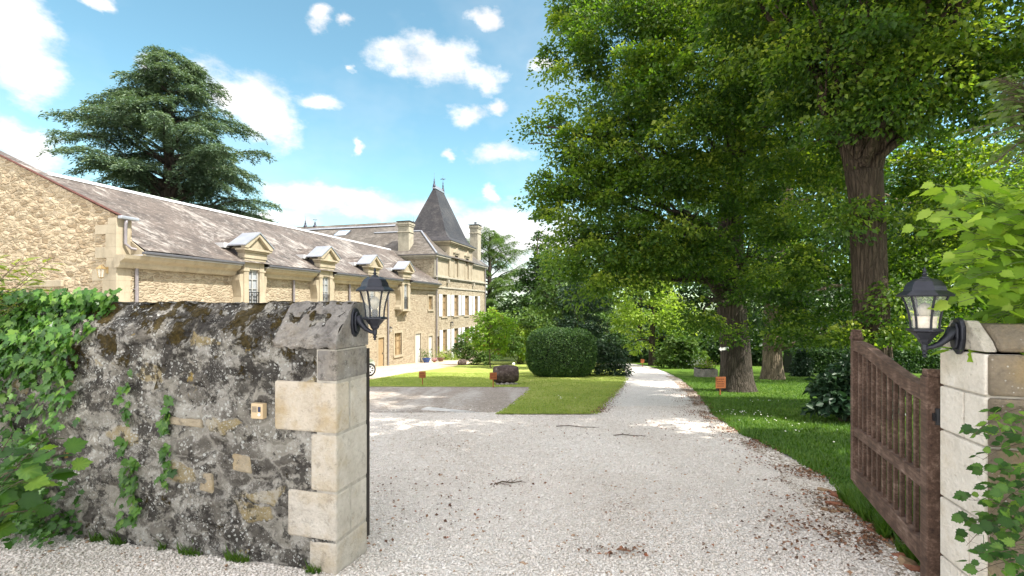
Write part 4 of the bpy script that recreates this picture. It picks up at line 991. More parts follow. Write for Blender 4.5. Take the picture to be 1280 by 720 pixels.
# ------------------------------------------------------------------ plants
rng = np.random.default_rng(12)
def unit(a): return a / np.maximum(np.linalg.norm(a, axis=1, keepdims=True), 1e-9)
def leaves_arrays(P, axis, normal, size, width=.55, rnd=None, fold=.18):
    """diamond leaves folded along the midrib: 4 points, 2 triangles each"""
    n = len(P); A = unit(axis); B = unit(np.cross(normal, A)); Nn = np.cross(A, B)
    s = size.reshape(-1, 1); w = s * width * .5
    base = P - A * s * .1; tip = P + A * s * .9; mid = P + A * s * .38
    l = mid + B * w + Nn * s * fold; r = mid - B * w + Nn * s * fold
    V = np.stack([base, r, tip, l], 1).reshape(-1, 3)
    i = np.arange(n)[:, None] * 4
    F = np.concatenate([i + np.array([[0, 1, 2]]), i + np.array([[0, 2, 3]])], 1).reshape(-1, 3)
    return V, F, np.repeat(rnd, 4)
def clumps_to_leaves(C, out, nl, cr, size, flat=.4, droop=.35, upw=.8, jit=.7, sz_var=.3, axis_down=.35, crnd=None, tips=0.0):
    """nl leaves round each clump centre C (n,3), out = outward direction of the clump"""
    n = len(C); k = n * nl
    Cc = np.repeat(C, nl, 0); oo = np.repeat(out, nl, 0); rr = np.repeat(cr, nl) if np.ndim(cr) else np.full(k, cr)
    d = unit(rng.normal(size=(k, 3))) * (rng.random((k, 1)) ** .45) * rr[:, None]; d[:, 2] *= flat
    hor = np.linalg.norm(d[:, :2], axis=1)
    P = Cc + d; P[:, 2] -= droop * hor ** 2 / np.maximum(rr, .05)
    P[:, 2] -= .25 * np.maximum(0, (d * oo).sum(1))
    nrm = unit(np.array([[0, 0, upw]]) + oo * .45 + rng.normal(size=(k, 3)) * jit)
    ax = d * 1.0 / rr[:, None] + oo * .5 + rng.normal(size=(k, 3)) * .5; ax[:, 2] -= axis_down
    s = size * (1 + sz_var * rng.normal(size=k).clip(-2, 2))
    cl = np.repeat(rng.random(n) if crnd is None else crnd, nl)
    lit_top = np.clip(d[:, 2] / (flat * rr) + .15, 0, 1) * (np.repeat(rng.random(n), nl) < .6) * tips     # sunlit clump tops painted into the leaf colour, in the tone of pale bracts
    return P, ax, nrm, s, np.clip((.55 * cl + .45 * rng.random(k)) * (1 - .25 * tips) + .5 * lit_top, 0, 1)
def limb(a, b, r0, r1, n=6, wob=.12, sag=0.0, seed=0):
    a = Vector(a); b = Vector(b); L = (b - a).length; pts = []; rr = []
    for i in range(n + 1):
        f = i / n; p = a.lerp(b, f)
        w = math.sin(math.pi * f) * wob * L
        p += Vector((mnoise.noise((seed, f * 2.2, 0)), mnoise.noise((seed, f * 2.2, 9)), mnoise.noise((seed, f * 2.2, 17)))) * w
        p.z += sag * math.sin(math.pi * f) * L
        pts.append(p); rr.append(r0 + (r1 - r0) * f ** .8)
    return pts, rr
def trunk_mesh(mb, path, radii, n=18, flare=.0, seed=0, ridges=.09):
    """trunk with root flare and an uneven, ridged outline"""
    pts = [Vector(p) for p in path]; v = []; fs = []
    # refine
    P = []; Rr = []
    for (a, b), (ra, rb) in zip(zip(pts, pts[1:]), zip(radii, radii[1:])):
        m = max(2, int((b - a).length / .25))
        for i in range(m): P.append(a.lerp(b, i / m)); Rr.append(ra + (rb - ra) * i / m)
    P.append(pts[-1]); Rr.append(radii[-1])
    z0 = P[0].z
    for p, r in zip(P, Rr):
        hgt = p.z - z0; fl = 1 + flare * math.exp(-max(0, hgt) / .35)
        for k in range(n):
            a = 2 * math.pi * k / n; c, s_ = math.cos(a), math.sin(a)
            root = 1 + (.30 * flare * math.exp(-max(0, hgt) / .3)) * mnoise.noise((c * 2.2 + seed, s_ * 2.2, 0)) * 2
            q = r * fl * root * (1 + ridges * 1.6 * mnoise.noise((c * 1.6 + seed, s_ * 1.6, p.z * .55)) + ridges * .8 * mnoise.noise((c * 4 + seed, s_ * 4, p.z * 1.4)))
            v.append((p.x + c * q, p.y + s_ * q, p.z))
    m = len(P)
    for j in range(m - 1):
        for k in range(n): fs.append((j * n + k, j * n + (k + 1) % n, (j + 1) * n + (k + 1) % n, (j + 1) * n + k))
    fs.append(tuple((m - 1) * n + k for k in range(n)))
    mb.add(v, fs)
def crown(parent, base, lobes, mat, dens=3.0, nl=34, cr=.45, size=.13, inner=.5, flat=.4, droop=.35, zmin=1.0, upw=.8, jit=.7, name='crown', keep=None, width=.62, pr=.55, tips=0.0):
    Cs = []; Os = []
    for (c, r) in lobes:
        c = np.array(c, float); r = np.array(r if np.ndim(r) else (r, r, r), float)
        area = 4 * math.pi * ((r[0] * r[1]) ** 1.6 / 3 + (r[0] * r[2]) ** 1.6 / 3 + (r[1] * r[2]) ** 1.6 / 3) ** (1 / 1.6)
        n = max(4, int(dens * area / (math.pi * cr * cr) * .8))
        d = unit(rng.normal(size=(n, 3)))
        f = (inner + (1 - inner) * rng.random((n, 1)) ** pr)
        bump = np.array([1 + .22 * mnoise.noise(Vector(tuple(q * 2.3 + c))) for q in d])[:, None]
        Cs.append(c + d * r * f * bump); Os.append(unit(d / r * r.mean()))
    C = np.concatenate(Cs); Oo = np.concatenate(Os)
    zgr = np.array([zg(y) for y in C[:, 1]])
    ok = C[:, 2] > zgr + zmin
    if keep is not None: ok &= keep(C)
    C = C[ok]; Oo = Oo[ok]
    crr = cr * (1 + .3 * rng.normal(size=len(C)).clip(-1.5, 1.5))
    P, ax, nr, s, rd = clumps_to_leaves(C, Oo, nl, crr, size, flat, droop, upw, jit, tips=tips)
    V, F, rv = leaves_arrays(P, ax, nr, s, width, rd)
    V -= np.array(base)
    o = npmesh(name, V, F, mat, parent, rv)
    return o, C
def tree(name, label, cat, base, lobes, leaf, barkm, trunk=None, tr=.3, limbs=8, seed=0, group=None, trunk_top=None, twigs=40, flare=.5, limb_r=.35, limb_minz=-99, **kw):
    base = Vector(base)
    t = thing(name, label, cat, tuple(base), 0, group)
    co, C = crown(t, tuple(base), lobes, leaf, **kw)
    mb = MB((-base.x, -base.y, -base.z)); r_ = random.Random(seed)
    if trunk is None:
        top_ = Vector(trunk_top or (base.x, base.y, max(l[0][2] for l in lobes)))
        trunk = [(base.x, base.y, base.z - .15)] + [tuple(base.lerp(top_, f) + Vector((r_.uniform(-.1, .1), r_.uniform(-.1, .1), 0))) for f in (.25, .5, .75)] + [tuple(top_)]
        rad = [tr, tr * .85, tr * .68, tr * .42, tr * .12]
    else:
        trunk, rad = trunk
    trunk_mesh(mb, trunk, rad, 20, flare, seed)
    ls = [l for l in lobes if l[0][2] > limb_minz]; r_.shuffle(ls); tv = [Vector(p) for p in trunk]
    for i, (c, r) in enumerate(ls[:limbs]):
        c = Vector(c); cand = [p for p in tv[1:] if p.z < c.z + .3] or [tv[1]]
        a = min(cand, key=lambda p: (p - c).length + .35 * abs(c.z - .6 - p.z))
        k = tv.index(a); ra = rad[k] * limb_r
        pts, rr = limb(a, c, max(ra, .03), .025, 7, .16, .03, seed + i); mb.tube(pts, rr, 8)
        for j in range(3):
            q = pts[r_.randint(3, 6)]; rl = (r if not np.ndim(r) else r[0])
            e_ = c + Vector((r_.uniform(-1, 1), r_.uniform(-1, 1), r_.uniform(-.8, .9))) * rl * .8
            p2, r2 = limb(q, e_, max(.02, ra * .3), .012, 5, .2, 0, seed + i * 7 + j); mb.tube(p2, r2, 5)
    mb.build('trunk', barkm, t, smooth=True)
    return t
def L3(px, py, Y, r): return (tuple(at(px, py, Y)), r)

# the great lime beside the drive
b1 = gp(920, 490)
lobesA = [L3(800, 25, 13.6, 2.0), L3(800, -95, 14.6, 2.9), L3(772, 108, 13.4, 1.7), L3(748, 190, 13.3, 1.35), L3(735, 262, 13.3, 1.25), L3(752, 325, 13.2, 1.15), L3(858, 150, 12.8, 2.2), L3(905, 45, 13.0, 2.5),
          L3(835, 262, 12.9, 1.7), L3(930, 190, 13.2, 2.0), L3(850, 320, 13.3, 1.1), L3(790, 315, 13.6, 1.0), L3(1000, 110, 13.8, 2.4), L3(940, -90, 15, 3.0), L3(1050, 0, 15, 2.6), L3(1000, -170, 14, 3.0),
          L3(683, 158, 13.4, .62), L3(680, 240, 13.4, .68), L3(712, 66, 13.6, .75), L3(716, 300, 13.3, .6), L3(716, 215, 13.4, .8), L3(722, 20, 13.8, .8), L3(725, -40, 14.2, 1.2), L3(940, 310, 14.6, 1.5), L3(880, 385, 13.4, .62)]
trk = ([(b1.x, b1.y, b1.z - .2), tuple(at(919, 440, b1.y)), tuple(at(914, 380, b1.y)), tuple(at(912, 300, b1.y)), tuple(at(918, 210, b1.y)), tuple(at(915, 60, b1.y)), tuple(at(900, -150, b1.y))], [.47, .44, .42, .39, .33, .2, .06])
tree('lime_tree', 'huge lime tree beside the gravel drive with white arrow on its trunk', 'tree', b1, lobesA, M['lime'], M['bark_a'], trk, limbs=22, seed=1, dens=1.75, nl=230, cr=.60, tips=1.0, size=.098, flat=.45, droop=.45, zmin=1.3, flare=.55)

# the second trunk, nearer, forked
bY = 9.6; b2 = Vector(((1092 - 640) / FPX * bY, bY, zg(bY)))
lobesB = [L3(1110, 10, 8.6, 1.9), L3(1205, -20, 8.2, 1.8), L3(1010, -20, 9.2, 1.9), L3(1245, 95, 8.6, 1.1), L3(1120, 105, 8.4, 1.0), L3(1020, 95, 9.0, 1.0), L3(1180, 120, 9.4, 1.1), ((7.8, 6.9, 10.8), 2.1), ((5.6, 7.2, 11.0), 1.9), ((9.6, 7.6, 10.4), 2.0), L3(1130, -110, 9.0, 1.9), L3(1250, -100, 9.0, 1.8), L3(930, -60, 9.8, 1.5),  # the high unseen lobes are added to shade the gravel
          L3(1120, 398, 9.0, .40), L3(1112, 432, 8.9, .32), L3(1132, 352, 9.2, .45), L3(1062, 425, 9.2, .26), L3(1120, 250, 9.2, .5), L3(1052, 255, 9.2, .45), L3(1140, 345, 10.2, .75), L3(1175, 400, 10.0, .7), L3(1150, 270, 10.6, .9), L3(1120, 440, 10.6, .5), L3(1215, 230, 10.4, 1.2), L3(1010, 235, 11.4, 1.15), L3(975, 330, 11.6, .95), L3(1030, 350, 11.4, .9), L3(1165, 330, 10.6, 1.0), L3(1245, 330, 10.4, 1.2), L3(1005, 405, 11.2, .62), L3(960, 395, 11.9, .6), L3(1050, 410, 11, .6), L3(1110, 420, 10.8, .7), L3(1030, 160, 10.6, 1.2), L3(1180, 215, 10.8, .9)]
trB = ([(b2.x, b2.y, b2.z - .2), tuple(at(1092, 440, bY)), tuple(at(1086, 330, bY)), tuple(at(1082, 250, bY)), tuple(at(1078, 215, bY))], [.38, .32, .29, .30, .32])
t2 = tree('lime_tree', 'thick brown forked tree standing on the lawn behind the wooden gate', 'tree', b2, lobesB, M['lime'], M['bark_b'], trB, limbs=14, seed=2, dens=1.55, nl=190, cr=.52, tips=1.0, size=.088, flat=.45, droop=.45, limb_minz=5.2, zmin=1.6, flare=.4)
mb = MB((-b2.x, -b2.y, -b2.z)); a = at(1080, 235, bY)
for (e1, r0, s) in ((at(1052, 150, bY + .3), .27, 1), (at(1106, 150, bY), .27, 2)):
    p, r = limb(a, e1, r0 * .9, r0 * .62, 6, .05, 0, s); mb.tube(p, r, 12)
    for (e2, rr0, s2) in ((e1 + Vector((-1.1 if s == 1 else .3, .4, 2.8)), .17, 3), (e1 + Vector((.25 if s == 1 else 1.3, -.3, 2.5)), .14, 4)):
        p2, r2 = limb(e1, e2, rr0, .05, 7, .08, 0, s * 5 + s2); mb.tube(p2, r2, 9)
mb.build('limb', M['bark_b'], t2, smooth=True)

# third trunk further in
b3 = gp(965, 475)
lobesC = [L3(960, 370, 19.5, 1.6), L3(1050, 340, 20, 2.4), L3(1120, 390, 20, 1.8), L3(1000, 260, 21, 3.0), L3(900, 300, 21, 2.4), L3(1100, 230, 22, 3.2), L3(1180, 330, 21, 2.8), L3(1010, 405, 18.8, .8), L3(1075, 405, 19, 1.0), L3(960, 150, 22, 3.0), L3(1240, 240, 23, 3.4)]
trC = ([(b3.x, b3.y, b3.z - .2), tuple(at(965, 440, b3.y)), tuple(at(966, 390, b3.y)), tuple(at(980, 260, b3.y)), tuple(at(1000, 150, b3.y))], [.46, .40, .36, .28, .1])
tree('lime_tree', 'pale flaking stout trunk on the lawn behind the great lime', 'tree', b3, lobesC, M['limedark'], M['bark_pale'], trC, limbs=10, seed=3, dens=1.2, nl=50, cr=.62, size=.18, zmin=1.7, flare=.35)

# a tree standing outside the frame beyond the pillar, whose crown shades the gateway
b4 = Vector((9.3, 2.2, 0))
lobesD = [((6.6, 2.6, 9.2), 2.6), ((8.6, .6, 10.6), 3.2), ((5.0, .2, 9.2), 2.2), ((8.8, 3.0, 8.8), 2.2), ((3.6, -1.6, 9.4), 2.2), ((7.2, -2.2, 10), 2.8), ((10.5, 1.5, 9), 3), ((8.6, 2.8, 13.2), 2.8), ((6.2, .9, 11.8), 2.3)]
tree('lime_tree', 'tall lime tree outside the gateway casting shade over the gravel', 'tree', b4, lobesD, M['lime'], M['bark_a'], None, .4, limbs=9, seed=4, trunk_top=(8.2, 1.4, 12.5), dens=1.7, nl=30, cr=.6, size=.26, zmin=3)

def shrub(name, label, cat, base, lobes, leaf, seed, size=.1, cr=.22, dens=2.2, nl=26, stems=6, group=None, zmin=.03, **kw):
    base = Vector(base); t = thing(name, label, cat, tuple(base), 0, group)
    crown(t, tuple(base), lobes, M[leaf], dens=dens, nl=nl, cr=cr, size=size, zmin=zmin, name='foliage', **kw)
    mb = MB((-base.x, -base.y, -base.z)); r_ = random.Random(seed)
    for i in range(stems):
        c = Vector(lobes[i % len(lobes)][0]); e_ = c + Vector((r_.uniform(-.3, .3), r_.uniform(-.3, .3), 0)) * (lobes[i % len(lobes)][1] if not np.ndim(lobes[i % len(lobes)][1]) else .5)
        p, r = limb(base - Vector((0, 0, .05)), e_, .035, .012, 6, .1, 0, seed + i); mb.tube(p, r, 6)
    mb.build('stem', M['twig'], t, smooth=True); return t
# background trees, each its own
def bgtree(name, label, px, py_base, Y, lobes, leaf, seed, tr=.25, size=.26, cr=.7, dens=1.5, nl=30, group='trees beyond the lawn', **kw):
    X = (px - 640) / FPX * Y
    return tree(name, label, 'tree', Vector((X, Y, zg(Y))), [L3(*l) for l in lobes], M[leaf], M['bark_a'], None, tr, limbs=len(lobes), seed=seed, size=size, cr=cr, dens=dens, nl=nl, group=group, **kw)
bgtree('park_tree', 'sunlit pale green tree beside the far end of the drive', 815, 450, 36, [(800, 372, 35, 1.7), (826, 392, 34.5, 1.3), (783, 398, 35, 1.1), (830, 352, 36, 1.6), (800, 330, 37, 2.0), (850, 395, 36, 1.3), (795, 425, 35.5, .9), (835, 420, 36, 1.0)], 'bright', 11, zmin=.6, size=.22, cr=.55)
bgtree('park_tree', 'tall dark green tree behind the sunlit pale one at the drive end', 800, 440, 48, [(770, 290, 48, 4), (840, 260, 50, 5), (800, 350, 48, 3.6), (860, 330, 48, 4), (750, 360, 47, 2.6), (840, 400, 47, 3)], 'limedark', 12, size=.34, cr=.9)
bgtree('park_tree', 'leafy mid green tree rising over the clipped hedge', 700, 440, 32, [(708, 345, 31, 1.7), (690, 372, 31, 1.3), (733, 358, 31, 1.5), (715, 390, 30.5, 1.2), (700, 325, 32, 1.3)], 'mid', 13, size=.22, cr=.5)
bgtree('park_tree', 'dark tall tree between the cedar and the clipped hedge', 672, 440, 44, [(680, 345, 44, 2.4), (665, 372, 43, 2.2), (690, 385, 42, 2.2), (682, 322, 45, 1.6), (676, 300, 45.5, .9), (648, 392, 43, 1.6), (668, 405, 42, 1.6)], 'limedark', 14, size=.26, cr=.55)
bgtree('park_tree', 'rounded green tree low behind the young bright tree', 650, 440, 40, [(655, 400, 39, 1.5), (640, 412, 39, 1.2), (672, 405, 39, 1.4), (690, 408, 39, 1.2)], 'mid', 15, zmin=.3)
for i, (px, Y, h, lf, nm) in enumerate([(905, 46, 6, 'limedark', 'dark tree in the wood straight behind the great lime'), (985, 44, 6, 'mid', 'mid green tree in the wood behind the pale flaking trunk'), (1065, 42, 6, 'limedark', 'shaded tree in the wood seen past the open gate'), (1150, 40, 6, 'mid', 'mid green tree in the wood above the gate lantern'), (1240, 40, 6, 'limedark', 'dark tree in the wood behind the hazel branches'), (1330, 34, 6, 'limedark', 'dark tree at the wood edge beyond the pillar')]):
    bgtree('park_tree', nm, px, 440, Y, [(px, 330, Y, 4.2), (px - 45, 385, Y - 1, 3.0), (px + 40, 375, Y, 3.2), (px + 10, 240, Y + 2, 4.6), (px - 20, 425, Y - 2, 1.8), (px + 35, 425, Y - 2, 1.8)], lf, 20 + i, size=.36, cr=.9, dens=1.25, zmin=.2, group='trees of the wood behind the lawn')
for i, (px, Y, s, nm) in enumerate([(590, 75, 1.0, 'distant round tree past the corner of the house'), (640, 78, 1.1, 'distant tree under the second cedar'), (700, 80, 1.4, 'distant tree behind the clipped hedge'), (760, 70, 1.4, 'distant tree behind the dark conifer')]):
    bgtree('park_tree', nm, px, 430, Y, [(px, 395, Y, 5 * s), (px + 30, 405, Y, 4 * s), (px - 25, 410, Y, 3.5 * s)], 'mid', 40 + i, size=.5, cr=1.3, dens=1.1, zmin=.2, nl=22)

for i, (px, Y, s, lf, nm) in enumerate([(850, 42, 1.5, 'limedark', 'dark undergrowth bush behind the feathery pale shrub'), (885, 39, 1.3, 'mid', 'mid green undergrowth bush behind the stone planter'), (930, 38, 1.4, 'limedark', 'dark undergrowth bush seen left of the pale flaking trunk'), (985, 36, 1.3, 'limedark', 'dark undergrowth bush behind the small feathery conifer'), (1040, 35, 1.4, 'mid', 'undergrowth bush above the far hedge'), (1100, 34, 1.4, 'limedark', 'dark undergrowth bush behind the thick forked trunk'), (1170, 33, 1.5, 'limedark', 'dark undergrowth bush behind the gate lantern'), (775, 44, 1.3, 'limedark', 'dark undergrowth bush at the bend of the drive')]):
    X = (px - 640) / FPX * Y
    shrub('undergrowth_bush', nm, 'bush', Vector((X, Y, zg(Y))), [((X, Y, zg(Y) + 1.1 * s), (2.2 * s, 1.2, 1.3 * s)), ((X - 1.5 * s, Y, zg(Y) + .8 * s), (1.5 * s, 1, .9 * s)), ((X + 1.6 * s, Y, zg(Y) + .8 * s), (1.5 * s, 1, .9 * s))], lf, 70 + i, size=.3, cr=.6, dens=1.5, nl=26, group='bushes under the wood edge')
# conifer-like sprays: cedars
def cedar(label, base, H, Rmax, seed, lean=(0, 0), n_limb=46, leaf='cedar', spray=1.0, z0=.16, sprays=15, asym=None, tip=.22):
    base = Vector(base); t = thing('cedar_tree', label, 'tree', tuple(base), 0)
    r_ = random.Random(seed); mb = MB((-base.x, -base.y, -base.z)); topv = base + Vector((lean[0], lean[1], H))
    trunk_mesh(mb, [tuple(base - Vector((0, 0, .3)))] + [tuple(base.lerp(topv, f)) for f in (.2, .4, .6, .8, 1)], [H * .035, H * .03, H * .024, H * .017, H * .009, .03], 14, .3, seed)
    P = []; AX = []; NR = []; SZ = []; RD = []
    for i in range(n_limb):
        f = z0 + (1 - z0) * ((i + r_.random()) / n_limb); a = r_.random() * 2 * math.pi if i % 2 else i * 2.399
        z = base.z + H * f
        ln = Rmax * (min((1 - f) ** .62 * 1.32, .98) + .04) * r_.uniform(.55, 1.15) * (1 + .22 * mnoise.noise((math.cos(a) * 1.3, math.sin(a) * 1.3, f * 5 + seed)))
        if asym: ln *= asym(a, f)
        st = base.lerp(topv, f); rise = r_.uniform(-.08, .62) + .3 * f
        en = st + Vector((math.cos(a) * ln, math.sin(a) * ln, ln * rise))
        pts, rr = limb(st, en, max(.035, .012 * H * (1 - f) + .03), .02, 9, .07, .03, seed + i)
        for q, p in enumerate(pts): p.z -= ln * tip * (q / 9) ** 3
        mb.tube(pts, rr, 6)
        ns = max(5, int(sprays * ln / Rmax * 1.6) + 4)
        for k in range(ns):
            fk = .22 + .80 * (k + r_.random()) / ns; fk = min(fk, .999)
            j = min(int(fk * 9), 8); p = pts[j].lerp(pts[j + 1], fk * 9 - j)
            d0 = Vector((math.cos(a), math.sin(a), 0)); side = Vector((-d0.y, d0.x, 0))
            for sd in (-1, 1):
                ang = r_.uniform(.25, 1.1) * sd; dr = (d0 * math.cos(ang) + side * math.sin(ang))
                sl = spray * Rmax * .17 * r_.uniform(.6, 1.25) * (1.15 - .55 * fk)
                m = int(34 * sl / (spray * Rmax * .17)) + 8
                tt = np.linspace(.03, 1, m) ** .9
                dv = np.array(dr); sv = np.array((-dr.y, dr.x, 0))
                lat = rng.normal(size=m) * sl * .17 * (1.15 - tt)
                Q = np.array(p) + np.outer(tt * sl, dv) + np.outer(lat, sv)
                Q[:, 2] += sl * (.10 * tt - .62 * tt ** 2) + rng.normal(size=m) * sl * .09
                ax = dv[None, :] * .8 + sv[None, :] * rng.normal(size=(m, 1)) * .9 + np.array([[0, 0, -.35]]) + rng.normal(size=(m, 3)) * .3
                P.append(Q); AX.append(ax); NR.append(np.array([[0, 0, 1.0]]) + rng.normal(size=(m, 3)) * .45); SZ.append(rng.uniform(.75, 1.3, m) * .028 * Rmax * spray); RD.append(np.clip(.25 + .3 * rng.random() + .4 * rng.random(m), 0, 1))
    P = np.concatenate(P); V, F, rv = leaves_arrays(P, np.concatenate(AX), np.concatenate(NR), np.concatenate(SZ), .30, np.concatenate(RD), .05)
    npmesh('crown', V - np.array(base), F, M[leaf], t, rv)
    mb.build('trunk', M['bark_a'], t, smooth=True); return t
cY = 38.0; cb = Vector(((205 - 640) / FPX * cY, cY, -3.3))
cedar('big blue green cedar towering behind the long barn roof', cb, 24.6, 9.0, 5, (.6, 0), 165, z0=.24, sprays=20, tip=.30, asym=lambda a, f: 1 + .30 * max(0, math.cos(a)) * max(0, 1 - abs(f - .38) / .2) - .16 * max(0, -math.cos(a)) * max(0, 1 - abs(f - .45) / .25) - .12 * max(0, -math.cos(a)) * (f > .75))
cY = 74.0; cb2 = Vector(((612 - 640) / FPX * cY, cY, zg(cY)))
cedar('flat layered green cedar beyond the far corner of the house', cb2, 17.5, 8.5, 8, (0, 0), 64, 'mid', z0=.30, sprays=14, tip=.12)

# dark spreading conifer behind the hedge
yb = gp(742, 471); Yy = yb.y + .9
shrub('spreading_conifer', 'dark shaggy conifer sweeping to the ground behind the clipped hedge', 'conifer', (yb.x, Yy, zg(Yy)),
      [L3(735, 452, Yy, (1.75, 1.2, .55)), L3(735, 425, Yy + .1, (1.5, 1.1, .6)), L3(725, 400, Yy + .2, (1.25, 1.0, .6)), L3(718, 375, Yy + .2, (.95, .8, .5)), L3(712, 358, Yy + .3, (.6, .6, .4)), L3(775, 463, Yy - .2, (.55, .6, .3)), L3(765, 440, Yy, (.7, .7, .4)), L3(745, 378, Yy, (.6, .6, .4))],
      'conifer', 31, size=.17, cr=.34, dens=2.6, nl=34, droop=.55, width=.3, flat=.3)
# clipped hedge block
hb = gp(690, 473); HY = hb.y + .75
hx0, hx1 = at(657.5, 0, HY).x, at(745, 0, HY).x; hz0 = zg(HY); hz1 = at(0, 410.5, HY).z
hed = thing('clipped_hedge', 'rounded dark clipped hedge block standing on the lawn', 'hedge', ((hx0 + hx1) / 2, HY, hz0))
hw, hd_, hh = (hx1 - hx0) / 2, .85, hz1 - hz0
n = 42000; d = rng.uniform(-1, 1, (n, 3)); p8 = (np.abs(d) ** 3.4).sum(1) ** (1 / 3.4); d = d / p8[:, None]
nrm = unit(np.sign(d) * np.abs(d) ** 2.4)
P = d * np.array([hw, hd_, hh / 2]) ; P[:, 2] += hh / 2
wv_ = np.array([mnoise.noise(Vector(tuple(q * 2.4))) for q in P]); P += nrm * (wv_ * .07 + rng.normal(size=n) * .03 - .03)[:, None]
P[:, 0] *= 1 - .07 * (1 - np.clip(P[:, 2] / hh, 0, 1)) ** 2
ok = P[:, 2] > .02; P = P[ok]; nrm = nrm[ok]
ax = rng.normal(size=P.shape) + np.array([[0, 0, .4]]); V, F, rv = leaves_arrays(P, ax, nrm + rng.normal(size=P.shape) * .6, rng.uniform(.05, .09, len(P)), .6, rng.random(len(P)) * .97)
npmesh('foliage', V, F, M['hedge'], hed, rv)
q = MB(); 
def corept(a, b):
    th = a * 2 * math.pi; ph = -math.pi / 2 + b * math.pi; v = Vector((math.cos(th) * math.cos(ph), math.sin(th) * math.cos(ph), math.sin(ph)))
    k = (abs(v.x) ** 3.4 + abs(v.y) ** 3.4 + abs(v.z) ** 3.4) ** (1 / 3.4); v /= k
    return (v.x * (hw - .13), v.y * (hd_ - .13), hh / 2 + v.z * (hh / 2 - .08))
q.grid(corept, 32, 16); q.build('twiggy_core', M['hedgecore'], hed)

# young bright tree and bushes in front of the house
yt = gp(613, 460); 
ty = tree('young_tree', 'slender bright green young tree with reddish shoots on the sunny lawn', 'tree', yt, [L3(612, 425, yt.y, (.55, .55, .45)), L3(606, 408, yt.y, (.5, .5, .45)), L3(622, 400, yt.y, (.55, .5, .5)), L3(600, 430, yt.y, (.5, .4, .4)), L3(628, 422, yt.y, (.5, .4, .45)), L3(615, 390, yt.y, (.35, .35, .35)), L3(590, 418, yt.y + .5, (.5, .4, .5)), L3(636, 405, yt.y + .3, (.5, .4, .5)), L3(600, 395, yt.y + .2, (.4, .4, .4)), L3(625, 435, yt.y + .3, (.5, .4, .3))], M['young'], M['twig'], None, .045, limbs=7, seed=51, trunk_top=tuple(at(613, 395, yt.y)), size=.13, cr=.28, dens=2.6, nl=30, zmin=.35, flare=.2, limb_r=.5)
bY_ = yt.y + 4
shrub('flowering_bush', 'dark green bush behind the slender young tree by the house', 'bush', (at(590, 0, bY_).x, bY_, zg(bY_)), [L3(588, 425, bY_, (.9, .8, .9)), L3(600, 440, bY_, (.9, .8, .7)), L3(578, 438, bY_, (.6, .6, .7)), L3(622, 412, bY_, (1.0, .8, 1.0)), L3(640, 428, bY_, (.8, .8, .8)), L3(612, 446, bY_ - .5, (.8, .6, .5))], 'mid', 52, size=.15, cr=.34, dens=3)
b_ = bY_ + 1
shrub('flowering_bush', 'light green bush with white blossoms beside the clipped hedge', 'bush', (at(650, 0, b_).x, b_, zg(b_)), [L3(645, 415, b_, (.8, .8, .7)), L3(655, 436, b_, (.7, .7, .8)), L3(665, 420, b_, (.9, .8, .8)), L3(632, 436, b_, (.7, .6, .6)), L3(680, 425, b_ + .5, (.8, .7, .8))], 'bright', 53, size=.15, cr=.34, dens=3)
sb = gp(850, 461); Ys = sb.y
shrub('rounded_shrub', 'feathery pale green shrub on the lawn edge where the drive ends', 'shrub', sb, [L3(852, 438, Ys, (1.1, .9, .9)), L3(838, 448, Ys, (.9, .8, .7)), L3(868, 447, Ys, (.8, .8, .7)), L3(848, 424, Ys, (.7, .7, .5)), L3(862, 430, Ys, (.6, .6, .5))], 'mid', 54, size=.2, cr=.32)
sb = gp(806, 452)
shrub('rounded_shrub', 'low grey green shrub at the bend of the drive', 'shrub', sb, [L3(806, 440, sb.y, (1.2, .9, .7)), L3(822, 446, sb.y, (.9, .8, .5)), L3(790, 440, sb.y + 1, (1, .9, .9))], 'conifer', 55, size=.2, cr=.34)
sb = gp(1002, 471)
shrub('small_conifer', 'small feathery conifer bush in front of the dark far hedge', 'conifer', sb, [L3(1002, 462, sb.y, (.5, .5, .35)), L3(1002, 450, sb.y, (.36, .36, .35)), L3(1003, 440, sb.y, (.2, .2, .3))], 'conifer', 56, size=.11, cr=.2, dens=3)
lb = Vector((5.9, 8.9, zg(8.9)))
shrub('laurel_bush', 'dark glossy leaved bush touching the far post of the wooden gate', 'bush', (at(1052, 0, 8.9).x, 8.9, zg(8.9)), [L3(1052, 490, 8.9, (.42, .42, .32)), L3(1066, 470, 8.9, (.4, .4, .3)), L3(1040, 504, 8.8, (.26, .26, .16)), L3(1075, 495, 8.9, (.4, .4, .3)), L3(1090, 470, 9.0, (.4, .4, .35))], 'conifer', 57, size=.13, cr=.16, dens=2.6, width=.6)
# low dark hedge across the back of the lawn
hY = 27.0; fx0, fx1 = at(985, 0, hY).x, at(1330, 0, hY).x
fh = thing('far_hedge', 'long low dark hedge across the back of the shaded lawn', 'hedge', ((fx0 + fx1) / 2, hY, zg(hY)))
n = 30000; W2 = (fx1 - fx0) / 2
P = np.stack([rng.uniform(-W2, W2, n), rng.uniform(-.6, .6, n), rng.uniform(0, 1.25, n)], 1); s_ = rng.random(n)
P[:, 1] = np.where(s_ < .6, -.6, P[:, 1]); P[:, 2] = np.where(s_ >= .6, 1.25, P[:, 2]); P += rng.normal(size=P.shape) * .06
V, F, rv = leaves_arrays(P, rng.normal(size=P.shape), rng.normal(size=P.shape) + np.array([[0, -.8, .8]]), rng.uniform(.1, .18, n), .6, rng.random(n) * .9)
npmesh('foliage', V, F, M['hedge'], fh, rv); q = MB(); q.box(-W2 + .05, W2 - .05, -.52, .52, -.2, 1.17); q.build('twiggy_core', M['hedgecore'], fh)

